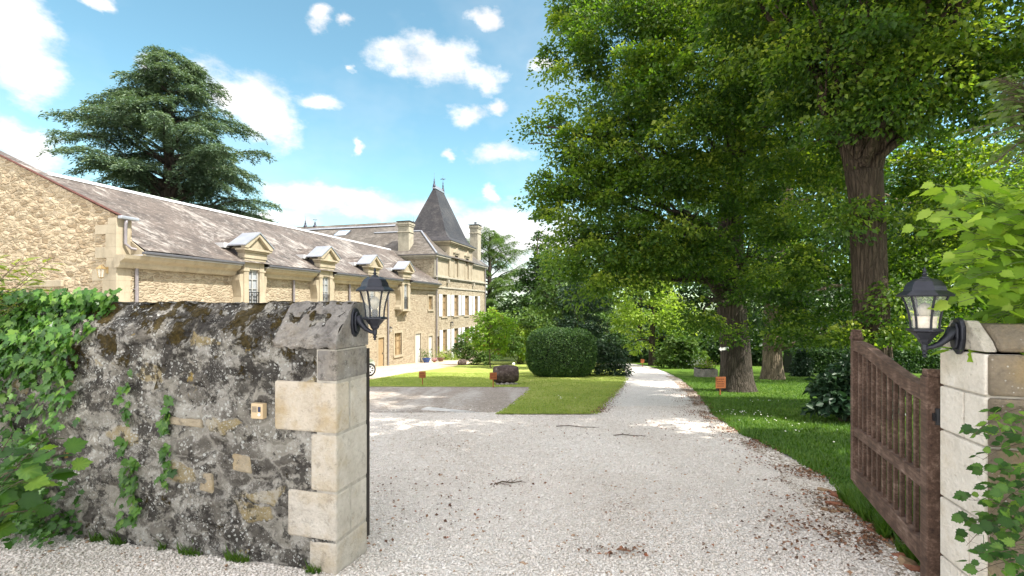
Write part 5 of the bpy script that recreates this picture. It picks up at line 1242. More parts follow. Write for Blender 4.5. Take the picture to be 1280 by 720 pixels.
# ------------------------------------------------------------------ leafy creepers and branches close to the camera
def shaped_leaves(P, axis, normal, size, outline, rnd, cup=.15, parent=None, mat=None, name='foliage', base=(0, 0, 0)):
    n = len(P); A = unit(axis); B = unit(np.cross(normal, A)); Nn = np.cross(A, B); s = size.reshape(-1, 1)
    m = len(outline); vs = [P + A * s * .32]
    for (x, y) in outline:
        vs.append(P + A * s * y + B * s * x + Nn * s * (cup * abs(x) - .22 * max(0, y - .5) ** 2))
    V = np.stack(vs, 1).reshape(-1, 3); k = m + 1
    i = np.arange(n)[:, None] * k; F = np.concatenate([i + np.array([[0, 1 + j, 1 + (j + 1) % m]]) for j in range(m)], 1).reshape(-1, 3)
    rv = np.repeat(rnd, k).reshape(n, k); rv[:, 0] += .14; rv[:, 2::2] -= .07; rv[:, 1::2] += .05
    return npmesh(name, V - np.array(base), F, mat, parent, np.clip(rv, 0, 1).ravel())
IVY = [(.0, .02), (.22, -.08), (.46, .12), (.34, .34), (.50, .58), (.22, .64), (.0, 1.0), (-.22, .64), (-.50, .58), (-.34, .34), (-.46, .12), (-.22, -.08)]
HAZ = [(.0, .03), (.20, -.06), (.34, .06), (.36, .16), (.52, .26), (.44, .38), (.50, .56), (.34, .62), (.33, .78), (.18, .82), (0, 1.08), (-.18, .82), (-.33, .78), (-.34, .62), (-.50, .56), (-.44, .38), (-.52, .26), (-.36, .16), (-.34, .06), (-.20, -.06)]
def wallp(s, z, out=0.0): return Vector((WX, WY, 0)) - NN * s - D * out + Vector((0, 0, z))
# ivy on the old wall: mass at the far end of the view, thinning towards the quoins, a few hanging strands
def ivy_mask(s, z):
    e = 2.04 - .16 * mnoise.noise((s * 2, z * 2, 1)) + .10 * mnoise.noise((s * 6, z * 6, 4))
    lim = e + max(0, 1.35 - z) * .12
    if z < .75: lim += .22
    return s > lim
r_ = random.Random(21); S = []; 
while len(S) < 3900:
    s = r_.uniform(1.6, 4.6); z = r_.uniform(.05, 1.78)
    if ivy_mask(s, z):
        dn_ = .62 if z < .9 and mnoise.noise((s * 2.2, z * 2.2, 9)) < .05 else 1.0
        if z < 1.15 and r_.random() > (.30 * dn_ + .5 * max(0, z - .75)): continue
        S.append((s, z))
for (s0, za, zb_) in ((1.33, .42, 1.05), (1.62, .12, .6), (1.70, .1, 1.2)):
    for i in range(46):
        f = r_.random(); S.append((s0 + .035 * mnoise.noise((f * 4, s0, 2)) + r_.gauss(0, .02), za + (zb_ - za) * f))
for i in range(420):
    S.append((r_.uniform(2.0, 4.6), 1.68 + abs(r_.gauss(0, .035)) ))
P = []; AXs = []; NRs = []
for (s, z) in S:
    thick = .02 + .10 * max(0, min(1, (s - 1.6) * 1.2)) * r_.random()
    y_in = 0 if z < COPE else .17 * min(1, (z - COPE) / .2)
    p = wallp(s, z, thick - y_in * (1 if z < 1.7 else r_.random() * 1.6)); P.append(p)
    AXs.append(Vector((r_.gauss(0, .5), r_.gauss(0, .3), -.8)) - D * .35); NRs.append(-D * 1.0 + Vector((r_.gauss(0, .38), r_.gauss(0, .38), .55 + r_.gauss(0, .35))))
ivy = setp(shaped_leaves(np.array(P), np.array(AXs), np.array(NRs), np.array([r_.uniform(.035, .075) for _ in P]), IVY, np.array([min(1, max(0, r_.gauss(.5, .28))) for _ in P]), .12, None, M['ivy'], 'ivy'),
           'dense green ivy draped over the old wall with hanging strands', 'ivy')
# ivy over the roadside wall and pillar
P = []; AXs = []; NRs = []; 
for i in range(2600):
    a = r_.uniform(.18, 2.4); z = r_.uniform(-.02, 1.75)
    lim = .30 + .16 * mnoise.noise((z * 2.5, 3, 1)) + (.16 if z > .95 else 0) + (.1 if 1.1 < z < 1.4 else 0)
    if a < lim: continue
    o_ = PL + .03 + .13 * r_.random() * min(1, (a - lim) * 4 + .2)
    P.append(PF + NN * a - D * o_ + Vector((0, 0, z))); AXs.append(Vector((r_.gauss(0, .5), r_.gauss(0, .3), -.7)) - NN * .3); NRs.append(-D + Vector((r_.gauss(0, .4), r_.gauss(0, .4), .5)))
setp(shaped_leaves(np.array(P), np.array(AXs), np.array(NRs), np.array([r_.uniform(.035, .065) for _ in P]), IVY, np.array([min(1, max(0, r_.gauss(.3, .22))) for _ in P]), .12, None, M['ivy'], 'ivy'),
     'dark ivy clinging to the mossy outer face of the gate pillar', 'ivy')
def branch_plant(name, label, cat, base, stems, leafn, size, leaf, outline=HAZ, seed=0, up=.7, group=None, side=.05, stemr=.007, flip=0.5, stemm='twig'):
    """stems: list of control point lists; leaves alternate along the outer part of each"""
    base = Vector(base); t = thing(name, label, cat, tuple(base), 0, group); r_ = random.Random(seed); mb = MB((-base.x, -base.y, -base.z)); P = []; A = []; Nn = []
    for si, st in enumerate(stems):
        pts = [Vector(p) for p in st]; fine = []
        for k in range(len(pts) - 1):
            p0, p1, p2, p3 = pts[max(k - 1, 0)], pts[k], pts[k + 1], pts[min(k + 2, len(pts) - 1)]
            for q in range(6):
                f = q / 6; fine.append(.5 * ((2 * p1) + (p2 - p0) * f + (2 * p0 - 5 * p1 + 4 * p2 - p3) * f * f + (3 * p1 - p0 - 3 * p2 + p3) * f ** 3))
        fine.append(pts[-1]); m = len(fine)
        mb.tube(fine, [stemr * (1.15 - .85 * i / m) for i in range(m)], 6)
        for i in range(leafn):
            f = .18 + .82 * (i + .5 * r_.random()) / leafn; k = min(int(f * (m - 1)), m - 2); p = fine[k].lerp(fine[k + 1], f * (m - 1) - k)
            d = (fine[k + 1] - fine[k]).normalized(); sd = d.cross(Vector((0, 0, 1))); sd = sd.normalized() if sd.length > .05 else Vector((1, 0, 0))
            s = (1 if i % 2 else -1); off = sd * s * side * r_.uniform(.4, 1.3) + Vector((0, 0, r_.uniform(-.02, .02)))
            mb.tube([p, p + off], [stemr * .3, stemr * .2], 4, False)
            P.append(p + off); A.append(sd * s * .8 + d * .6 + Vector((r_.gauss(0, .25), r_.gauss(0, .25), -.35 + r_.gauss(0, .2)))); Nn.append(Vector((r_.gauss(0, .5), r_.gauss(0, .5) - .4, up)))
    shaped_leaves(np.array(P), np.array(A), np.array(Nn), np.array([size * r_.uniform(.6, 1.2) for _ in P]), outline, np.array([r_.random() for _ in P]), .1, t, M[leaf], 'foliage', tuple(base))
    mb.build('stem', M[stemm], t, smooth=True); return t
# hazel over the pillar
hz = Vector((3.55, 2.75, 0)); st = []
r2 = random.Random(5)
ends = [(1158, 236, 2.5), (1172, 262, 2.45), (1150, 285, 2.45), (1178, 318, 2.45), (1205, 372, 2.38), (1205, 250, 2.6), (1215, 300, 2.5), (1225, 345, 2.45), (1200, 330, 2.5), (1240, 395, 2.4), (1225, 425, 2.35), (1255, 280, 2.5), (1262, 330, 2.4), (1190, 285, 2.55), (1246, 440, 2.3), (1268, 370, 2.35), (1235, 230, 2.7), (1270, 250, 2.6)]
for k in range(50):
    py = r2.uniform(228, 470); px = max(1158 + (py - 380) * .7 if py > 380 else 1158 + abs(py - 300) * .15, r2.uniform(1165, 1300)); ends.append((max(px, 1200) if py > 310 else px, py, r2.uniform(2.3, 2.75)))
for (px, py, Y) in ends:
    e_ = at(px, py, Y); m1 = Vector((3.1 + r2.uniform(-.15, .2), 2.6 + r2.uniform(-.1, .2), 1.5 + (e_.z - 1.6) * .5 + .15)); st.append([hz + Vector((r2.uniform(-.1, .1), 0, .0)), hz.lerp(m1, .55) + Vector((.05, 0, .25)), m1, m1.lerp(e_, .55) + Vector((0, 0, .07)), e_])
branch_plant('hazel_shrub', 'sunlit hazel branches with broad pale green leaves arching over the gate pillar', 'shrub', hz, st, 22, .078, 'hazel', HAZ, 3, .6, side=.055, stemr=.004, stemm='greenstem')
# low leaves beside the pillar
st = []; hz2 = Vector((2.95, 2.25, 0))
for (px, py, Y) in [(1215, 545, 2.15), (1232, 548, 2.1), (1225, 590, 2.1), (1212, 625, 2.1), (1216, 655, 2.1), (1208, 682, 2.1), (1235, 610, 2.0), (1250, 660, 2.0), (1245, 700, 1.95), (1230, 690, 2.0), (1260, 590, 2.0), (1270, 640, 1.95), (1228, 575, 2.1), (1262, 540, 2.05), (1270, 700, 1.9), (1240, 640, 1.95), (1262, 615, 1.9), (1222, 715, 2.0), (1250, 690, 1.9), (1275, 660, 1.85), (1240, 670, 2.05)]:
    e_ = at(px, py, Y); q0 = e_ + Vector((.42, .05, -.10 + .25 * math.sin(px))); st.append([hz2 if px == 1205 else q0, e_.lerp(q0, .6) + Vector((0, 0, .07)), e_.lerp(q0, .25) + Vector((0, 0, .05)), e_])
branch_plant('vine_shrub', 'dark green leafy vine growing at the foot of the gate pillar', 'vine', hz2, st, 18, .042, 'vine', HAZ, 8, .5, side=.04, stemr=.0025)
# big leaved sapling in the corner below the ivy
st = []; sb = Vector((-3.35, 2.95, 0))
for (px, py, Y) in [(78, 558, 2.75), (60, 545, 2.75), (88, 580, 2.8), (40, 570, 2.7), (30, 600, 2.6), (14, 545, 2.6), (10, 590, 2.55), (60, 600, 2.8), (20, 630, 2.6), (-10, 560, 2.6), (45, 640, 2.85), (-15, 620, 2.6)]:
    e_ = at(px, py, Y); st.append([sb, sb.lerp(e_, .45) + Vector((0, 0, .16)), sb.lerp(e_, .8) + Vector((0, 0, .08)), e_])
branch_plant('hazel_sapling', 'low sapling with large round green leaves in front of the ivy covered wall', 'sapling', sb, st, 8, .10, 'vine', HAZ, 15, .8, side=.05, stemr=.005)
P = []; A = []; Nn = []; 
for i in range(900):
    s = r_.uniform(2.05, 3.8); P.append(wallp(s, abs(r_.gauss(0, .22)) , r_.uniform(.02, .3))); A.append(Vector((r_.gauss(0, .6), r_.gauss(0, .5), .2))); Nn.append(Vector((r_.gauss(0, .4), -.6, .7)))
setp(shaped_leaves(np.array(P), np.array(A), np.array(Nn), np.array([r_.uniform(.03, .06) for _ in P]), IVY, np.array([r_.random() * .6 for _ in P]), .1, None, M['ivy'], 'weeds'), 'leafy weeds growing along the foot of the ivy covered wall', 'weeds', kind='stuff')
# feathery spray over the wall top
FEA = [(0, 0), (.10, .3), (.07, .7), (0, 1), (-.07, .7), (-.10, .3)]
st = []; fb = Vector((-4.6, 3.6, .0)); 
for (px, py, Y) in [(62, 327, 3.75), (45, 345, 3.7), (30, 322, 3.7), (52, 360, 3.75), (15, 335, 3.7), (20, 365, 3.7), (0, 318, 3.7), (35, 375, 3.75), (-20, 330, 3.7), (48, 335, 3.75)]:
    e_ = at(px, py, Y); st.append([fb, fb.lerp(e_, .5) + Vector((0, 0, .5)), fb.lerp(e_, .8) + Vector((0, 0, .22)), e_])
branch_plant('feathery_shrub', 'feathery yellow green spray rising above the ivy on the wall', 'shrub', fb, st, 34, .10, 'bamboo', FEA, 19, .6, side=.02, stemr=.004)
# pale feathery branch high up
st = []; fb = Vector((6.1, 5.2, zg(5.2))); r3 = random.Random(9)
for i in range(26):
    px, py = r3.uniform(1192, 1290), r3.uniform(95, 215)
    if px < 1225 and py < 150: px += 45
    e_ = at(px, py, 4.6 + r3.uniform(-.2, .3)); hub = Vector((5.6, 4.9, 3.0)); m_ = hub.lerp(e_, .5) + Vector((0, 0, .3)); st.append([fb if i < 4 else hub, hub if i < 4 else hub.lerp(e_, .25) + Vector((0, 0, .15)), m_, e_])
branch_plant('acacia_branch', 'pale feathery acacia branches hanging high beside the second tree', 'tree', fb, st, 40, .085, 'wild', [(0, 0), (.2, .25), (.24, .55), (0, 1), (-.24, .55), (-.2, .25)], 23, .6, side=.06, stemr=.008)

# ------------------------------------------------------------------ grass, gravel stones, litter
def blades(name, label, XY, h0, h1, mat, off=.03, w=.010, lean=.5):
    n = len(XY); z = np.array([zg(y) for y in XY[:, 1]]) + off - .004
    a = rng.random(n) * 6.283; h = rng.uniform(h0, h1, n); d = np.stack([np.cos(a), np.sin(a)], 1); ww = w * rng.uniform(.7, 1.4, n)
    B = np.stack([XY[:, 0], XY[:, 1], z], 1); sd = np.stack([-d[:, 1], d[:, 0], np.zeros(n)], 1) * ww[:, None]
    tip = B + np.stack([d[:, 0] * h * lean, d[:, 1] * h * lean, h], 1) * rng.uniform(.6, 1.1, (n, 1))
    V = np.stack([B - sd, B + sd, tip], 1).reshape(-1, 3); F = np.arange(n * 3).reshape(-1, 3)
    cl = np.array([.5 + .5 * mnoise.noise((x * .9, y * .9, 0)) for x, y in XY])
    o = npmesh(name, V, F, mat, None, np.repeat(np.clip(cl * .5 + .5 * rng.random(n), 0, 1), 3)); o['kind'] = 'stuff'
    if label: o['label'] = label
    return o
def scatter(n, x0, x1, y0, y1, ok, pw=1.0):
    out = []
    while len(out) < n:
        y = y0 + (y1 - y0) * random.random() ** pw; x = random.uniform(x0, x1)
        if ok(x, y): out.append((x, y))
    return np.array(out)
random.seed(4)
inlawn = lambda x, y: x > lerp(RL, y) + .07 * mnoise.noise((5 + 3.1, y * 1.9, 0)) - .05 * random.random() and x < 1.15 * y + .5 and not (abs(x - b1.x) < .45 and abs(y - b1.y) < .45)
XY = np.concatenate([scatter(42000, 2.2, 9, 2.65, 8.5, inlawn, .9), scatter(60000, 2.2, 24, 8.5, 22, inlawn, 1.3)])
blades('lawn_grass', 'short green grass on the shaded lawn beside the drive', XY, .03, .07, M['grassblade'])
# taller tufts along the gate foot
def tuft_ok(x, y):
    f = (Vector((x, y, 0)) - g0).dot(Vector((math.cos(GA), math.sin(GA), 0))); e_ = (Vector((x, y, 0)) - g0).dot(Vector((-math.sin(GA), math.cos(GA), 0)))
    return -.1 < f < 1.9 and -.3 < e_ < .55 and mnoise.noise((x * 5, y * 5, 2)) > -.15 and x > lerp(RL, y) - .12
blades('tall_grass', 'taller weedy grass under the open gate leaf', scatter(9000, 1.9, 4.5, 2.5, 4.6, tuft_ok), .06, .17, M['grassblade'], .02, .007, .6)
def inisland(x, y): return lerp(IL, y) - .05 - .10 * max(0, mnoise.noise((x * 3, y * 3, 7))) < x < lerp(IR, y) + .08 + .2 * max(0, mnoise.noise((x * 3, y * 3, 3))) and x > -11
blades('island_grass', 'mown sunlit grass of the island lawn', scatter(52000, -9, 5.5, iy0, 27, inisland, 1.4), .02, .05, leafmat('sunny lawn blades', [(0, (.15, .24, .035)), (.5, (.28, .35, .075)), (.85, (.40, .40, .14)), (1, (.52, .46, .24))], .35), .03, .012)
# weeds at the foot of the old wall
P_ = []
while len(P_) < 800:
    s = random.uniform(.1, 2.6); 
    if mnoise.noise((s * 5, 0, 3)) > .08: p = wallp(s, 0, random.uniform(.0, .05)); P_.append((p.x, p.y))
blades('wall_grass', 'thin grass and weeds at the foot of the old wall', np.array(P_), .03, .10, M['grassblade'], .005, .006, .7)
# loose stones near the camera
def ingravel(x, y):
    if x > lerp(RL, y) - .03 + .10 * random.random(): return False
    q = Vector((x - WX, y - WY, 0)); s = -q.dot(NN); dp = q.dot(D)
    if s > -.02 and 0 <= dp + .02 and dp < WT: return False
    return abs(x) < y * 1.1 + .2
XY = np.concatenate([scatter(74000, -4, 3.4, 2.55, 5.2, ingravel, 1.2), scatter(70000, -5, 5, 5.2, 11.5, ingravel, 1.2)])
n = len(XY); sz = np.where(XY[:, 1] < 5.2, rng.gamma(4, .0013, n) + .0035, rng.gamma(4, .0016, n) + .005)
oct_ = np.array([(1, 0, 0), (0, 1, 0), (-1, 0, 0), (0, -1, 0), (0, 0, .75), (0, 0, -.6)], float)
a = rng.random(n) * 6.283; sx_ = rng.uniform(.7, 1.5, n); ca, sa = np.cos(a), np.sin(a)
O3 = np.repeat(oct_[None], n, 0) * (1 + rng.normal(size=(n, 6, 3)) * .16); O3[:, :, 0] *= sx_[:, None]; O3[:, :, 2] += rng.normal(size=(n, 6)) * .2
x2 = O3[:, :, 0] * ca[:, None] - O3[:, :, 1] * sa[:, None]; y2 = O3[:, :, 0] * sa[:, None] + O3[:, :, 1] * ca[:, None]
zz_ = np.array([zg(y) for y in XY[:, 1]]) + .008
V = np.stack([x2 * sz[:, None] + XY[:, 0:1], y2 * sz[:, None] + XY[:, 1:2], O3[:, :, 2] * sz[:, None] * .8 + zz_[:, None] + sz[:, None] * .08], 2).reshape(-1, 3)
tri = np.array([(0, 1, 4), (1, 2, 4), (2, 3, 4), (3, 0, 4), (1, 0, 5), (2, 1, 5), (3, 2, 5), (0, 3, 5)])
F = (np.arange(n)[:, None, None] * 6 + tri[None]).reshape(-1, 3)
pn = np.array([.5 + .9 * mnoise.noise((x * .9, y * .35, 2)) + .35 * mnoise.noise((x * 4, y * 2.5, 5)) for x, y in XY])
gs = npmesh('loose_gravel', V, F, M['stones'], None, np.repeat(np.where(rng.random(n) < .02, 1.0, np.clip(.62 * rng.random(n) + .38 * pn, 0, .97)), 6)); gs['kind'] = 'stuff'; gs['label'] = 'loose white limestone gravel on the drive'
# dead leaves along the edge of the drive and in drifts
Lx = []
random.seed(8)
while len(Lx) < 5600:
    y = 2.7 + 17 * random.random() ** 1.7; e_ = lerp(RL, y); x = e_ - abs(random.gauss(0, .07 + .028 * y + .22 * max(0, 1 - abs(y - 4.2) / 2.5))) + .10
    if mnoise.noise((x * 2.2, y * 1.8, 4)) > -.12: Lx.append((x, y))
for (px, py, rx, ry, k) in [(778, 693, .16, .05, 60), (500, 605, .35, .2, 45), (560, 560, .3, .2, 20), (630, 606, .2, .1, 30), (545, 655, .3, .2, 20), (1000, 690, .4, .2, 120), (820, 535, .5, .4, 60), (700, 640, 1.2, .6, 60), (500, 640, .4, .3, 80), (740, 545, .5, .3, 50), (1020, 660, .25, .15, 150), (180, 675, .9, .15, 60)]:
    c = gp(px, py)
    for i in range(k): Lx.append((c.x + random.gauss(0, rx), c.y + random.gauss(0, ry)))
for i in range(1500):
    y = gp(0, 517).y + random.random() ** 2 * 8; Lx.append((lerp(IR, y) + abs(random.gauss(0, .16)) - .04, y))
XY = np.array(Lx); n = len(XY); P = np.stack([XY[:, 0], XY[:, 1], np.array([zg(y) for y in XY[:, 1]]) + .022 + rng.random(n) * .012], 1)
nr = np.array([[0, 0, 1.0]]) + rng.normal(size=(n, 3)) * .45; ax = rng.normal(size=(n, 3)) * np.array([[1, 1, .25]])
V, F, rv = leaves_arrays(P, ax, nr, rng.uniform(.012, .04, n), .7, rng.random(n), .2)
o = npmesh('leaf_litter', V, F, M['litter'], None, rv); o['kind'] = 'stuff'; o['label'] = 'brown dead leaves along the edge of the drive'

# daisies in the lawn
Lx = []
for (px, py, k) in [(930, 520, 26), (905, 518, 16), (975, 532, 14), (1010, 545, 10), (955, 505, 10), (700, 500, 10)]:
    c = gp(px, py); Lx += [(c.x + random.gauss(0, .35), c.y + random.gauss(0, .35)) for _ in range(k)]
XY = np.array(Lx); P = np.stack([XY[:, 0], XY[:, 1], np.array([zg(y) for y in XY[:, 1]]) + .085], 1); n = len(P)
V, F, rv = leaves_arrays(P, rng.normal(size=(n, 3)) * np.array([[1, 1, .2]]), np.array([[0, -.4, 1.0]]) + rng.normal(size=(n, 3)) * .3, rng.uniform(.022, .034, n), 1.0, rng.random(n), .05)
o = npmesh('daisies', V, F, M['flower_white'], None, rv); o['kind'] = 'stuff'; o['label'] = 'white daisies dotted over the lawn'
# ------------------------------------------------------------------ objects on the lawn and drive
def lump(mb, r, seed, n=10, m=7, sq=2.6, nz=.18):
    def fn(a, b):
        th = a * 2 * math.pi; ph = -math.pi / 2 + b * math.pi; v = Vector((math.cos(th) * math.cos(ph), math.sin(th) * math.cos(ph), math.sin(ph)))
        k = (abs(v.x) ** sq + abs(v.y) ** sq + abs(v.z) ** sq) ** (1 / sq); v /= k; w = 1 + nz * mnoise.noise(Vector((v.x * 1.5 + seed * 3.7, v.y * 1.5, v.z * 1.5)))
        return (v.x * r[0] * w, v.y * r[1] * w, v.z * r[2] * w)
    mb.grid(fn, n, m)
# edging of broken tiles and bricks
spots = [(1048, 622, 'terracotta', 'big'), (1043, 632, 'terracotta', ''), (1062, 630, 'tan_tile', ''), (1073, 640, 'terracotta', ''), (1055, 640, 'tan_tile', ''), (1090, 664, 'terracotta', ''), (1103, 676, 'tan_tile', ''), (1116, 686, 'tan_tile', ''), (1128, 697, 'terracotta', ''), (1138, 708, 'tan_tile', ''), (1012, 592, 'tan_tile', ''), (1036, 640, 'tan_tile', ''), (1080, 652, 'tan_tile', ''), (1145, 714, 'terracotta', ''), (1030, 615, 'tan_tile', ''), (1066, 618, 'tan_tile', '')]
desc = ['largest red broken brick of the rubble heap by the drive edge', 'red brick fragment beside the largest one of the heap', 'sandy stone piece at the back of the rubble heap under the gate', 'red tile shard closest to the far end of the gate', 'sandy tile piece at the front of the rubble heap', 'red tile shard lying alone between rubble heap and tile edging', 'sandy curved tile at the upper end of the edging row', 'long sandy tile in the middle of the edging row', 'red tile in the edging row near the gate post', 'sandy tile near the low end of the edging row', 'lone pale tile piece on the gravel far from the heap', 'sandy piece left of the rubble heap on the gravel', 'sandy shard just below the rubble heap', 'red end tile of the edging row at the gate post foot', 'pale piece between the lone tile and the rubble heap', 'pale piece on the grass behind the rubble heap']
for i, (px, py, mt, bg_) in enumerate(spots):
    q = MB(); s = (.085 if bg_ else random.uniform(.035, .065)); lump(q, (s, s * .6, s * .35), i, 8, 6, 6.5, .5)
    o = q.build('broken_tile', M[mt]); p = gp(px, py); o.location = (p.x, p.y, p.z + s * .16); o.rotation_euler = (random.uniform(-.3, .3), random.uniform(-.3, .3), random.uniform(0, 3)); setp(o, desc[i], 'broken tile', 'broken tiles edging the drive')
# stone jar lying on its side, on small stones
jp = gp(633, 481); jr = .40
jar = thing('stone_jar', 'fat dark weathered stone jar lying on its side on the lawn', 'jar', (jp.x, jp.y, jp.z), R(8))
q = MB(); q.lathe([(.0, -.50), (.26, -.50), (.30, -.46), (.335, -.25), (.355, 0), (.335, .22), (.295, .40), (.26, .45), (.22, .45), (.20, .38), (.0, .36)], 26)
q.v = [(z, y, x + .355 + .06) for x, y, z in q.v]; q.build('body', M['jar'], jar, bevel=.012, smooth=True)
for i, (x, y, s) in enumerate([(-.36, -.25, .085), (-.2, -.3, .10), (-.02, -.3, .11), (.16, -.28, .10), (.32, -.25, .09), (-.3, .22, .1), (.25, .22, .1)]):
    q = MB(); lump(q, (s, s * .8, s * .75), 40 + i, 12, 8, 2.4, .3); o = q.build('support_stone', M['quoin_g'], None); o.name = 'support_stone'
    c_, s_ = math.cos(R(8)), math.sin(R(8)); o.location = (jp.x + x * c_ - y * s_, jp.y + x * s_ + y * c_, jp.z + s * .5)
    setp(o, 'small pale stone wedged under the dark stone jar', 'stone', 'stones under the jar')
# small wooden signs on posts
def post_sign(px, py, ztop, w, h, label, rows=1):
    p = gp(px, py); t = thing('wooden_sign', label, 'sign', tuple(p), R(4), 'small orange wooden signs')
    zt = at(px, ztop, p.y).z - p.z
    q = MB(); q.box(-.018, .018, .0, .03, -.1, zt - h * .4); q.build('post', M['orangewood'], t, bevel=.003)
    q = MB(); q.box(-w / 2, w / 2, -.025, -.002, zt - h, zt); bo = q.build('board', M['orangewood'], t, bevel=.004)
    q = MB(); rr_ = random.Random(px)
    for j in range(rows):
        z = zt - h * (j + 1) / (rows + 1); x = -w * .36
        while x < w * .32:
            l = rr_.uniform(.02, .05); q.box(x, min(x + l, w * .38), -.0275, -.0255, z - h * .045, z + h * .045); x += l + .015
    q.build('lettering', M['signdark'], t)
post_sign(528, 482.0, 464.0, .25, .25, 'small orange wooden sign on a post behind the parking pad', 2)
post_sign(616.5, 484.8, 465.5, .25, .25, 'small orange wooden sign on a post beside the dark stone jar', 2)
post_sign(900.5, 495.5, 471.0, .30, .33, 'square orange wooden sign leaning by the great lime trunk', 4)
sp = gp(803, 459); post_sign(803, 459, 449, .26, .26, 'tiny orange sign at the far end of the drive', 1)
# white arrow on the trunk
tp = at(905, 436, b1.y - .53)
ar = setp(MB().prism([(-.175, 0), (-.10, .06), (-.10, .032), (.15, .05), (.15, -.035), (-.10, -.04), (-.10, -.065)], 'y', -.012, .012).build('arrow_sign', M['white']), 'white arrow sign nailed to the trunk of the great lime', 'arrow sign'); ar.location = tp; ar.rotation_euler = (0, R(-3), R(8))
# stone planter with flowers
pp_ = gp(882, 471.5); pl = thing('stone_planter', 'square grey stone planter of flowers on the lawn behind the great lime', 'planter', tuple(pp_), R(-6))
q = MB(); w = .47
q.box(-w, w, -.35, .35, 0, .42); q.build('trough', M['quoin_g'], pl, bevel=.02)
q = MB(); q.box(-w + .05, w - .05, -.3, .3, .42, .44); q.build('soil', M['hedgecore'], pl)
def small_plant(parent, base, n, r, h, mat, size, name, width=.5):
    P = np.stack([rng.normal(size=n) * r[0], rng.normal(size=n) * r[1], np.abs(rng.normal(size=n)) * h * .5 + .02], 1); 
    V, F, rv = leaves_arrays(P + np.array(base), rng.normal(size=(n, 3)) + np.array([[0, 0, .6]]), rng.normal(size=(n, 3)) + np.array([[0, -.3, .8]]), rng.uniform(.6, 1.3, n) * size, width, rng.random(n))
    o = npmesh(name, V, F, mat, parent, rv); o['kind'] = 'stuff'; return o
small_plant(pl, (0, 0, .44), 500, (.24, .16), .34, M['bright'], .09, 'leaves'); small_plant(pl, (-.25, 0, .55), 160, (.18, .1), .30, M['flower_white'], .06, 'white_flowers', .8); small_plant(pl, (.2, -.1, .5), 60, (.16, .1), .22, M['flower_pink'], .05, 'pink_flowers', .8)
q = MB(); cvs = [(0.10, .42), (.12, .5), (.06, .75), (0, .95)]; P = []
n = 260; hgt = rng.random(n) ** .8; P = np.stack([rng.normal(size=n) * .07 * (1 - hgt) + .08, rng.normal(size=n) * .07 * (1 - hgt), .45 + hgt * .5], 1)
V, F, rv = leaves_arrays(P, rng.normal(size=(n, 3)) * .5 + np.array([[0, 0, 1]]), rng.normal(size=(n, 3)) + np.array([[0, -.8, .2]]), rng.uniform(.05, .09, n), .4, .6 + .4 * rng.random(n)); npmesh('dwarf_cypress', V, F, M['bright'], pl, rv)
# pots by the house wall
def pot_plant(label, px, py, mat, s, leaf, n, h):
    p = gp(px, py); t = thing('potted_plant', label, 'plant pot', tuple(p), 0, 'potted plants by the house wall')
    q = MB(); q.lathe([(.16 * s, 0), (.24 * s, .22 * s), (.27 * s, .24 * s), (.27 * s, .30 * s), (.23 * s, .30 * s), (.22 * s, .24 * s)], 16); q.build('pot', mat, t, smooth=False)
    small_plant(t, (0, 0, .3 * s), n, (.22 * s, .22 * s), h, M[leaf], .12, 'leaves'); return t
pot_plant('blue glazed pot of green leaves at the barn wall', 533, 453.5, M['pot_blue'], 1.35, 'mid', 220, .8)
pot_plant('brown pot of pale leaves near the house corner', 551, 452.0, M['pot_brown'], 1.2, 'bright', 240, .8)
pot_plant('low red flower pot between the blue pot and the brown pot', 543, 453, M['terracotta'], .55, 'flower_pink', 40, .2)
fbp = gp(562, 450.5)
fl = thing('flower_bed_plant', 'pale green clump of plants growing along the house wall', 'plants', tuple(fbp))
small_plant(fl, (0, .2, 0), 900, (.75, .25), .75, M['bright'], .13, 'leaves'); small_plant(fl, (.2, .4, .3), 200, (.35, .2), 1.0, M['mid'], .13, 'stalks')
# a boulder on the court edge
q = MB(); lump(q, (.34, .3, .3), 77, 18, 12, 2.6, .25); o = q.build('boulder', M['jar'], None, smooth=True); p = gp(578, 457); o.location = (p.x, p.y, p.z + .18); setp(o, 'dark rounded boulder at the edge of the courtyard by the bushes', 'boulder')
# white ball flower on the lawn
p = gp(642, 466); wf = thing('allium_flower', 'single white ball shaped flower head above the lawn behind the jar', 'flower', tuple(p))
hz_ = at(642, 455, p.y).z - p.z
q = MB(); q.tube([(0, 0, -.03), (0, 0, hz_)], .012, 6); q.build('stalk', M['twig'], wf); q = MB(); lump(q, (.085, .085, .085), 3, 12, 8, 2.0, .2); k = q.build('flower_head', M['white'], wf); k.location = (0, 0, hz_)
# white kerb strip of the pad
a_, b_ = gp(530, 512.5), gp(604, 517.0)
kb = MB(); dv = (b_ - a_); dv.z = 0; Lk = dv.length
kb.box(0, Lk, -.13, .13, -.1, .055); ko = kb.build('kerb', M['kerbwhite'], None, bevel=.02); ko['kind'] = 'structure'; ko.location = a_; ko.rotation_euler = (0, 0, math.atan2(dv.y, dv.x))
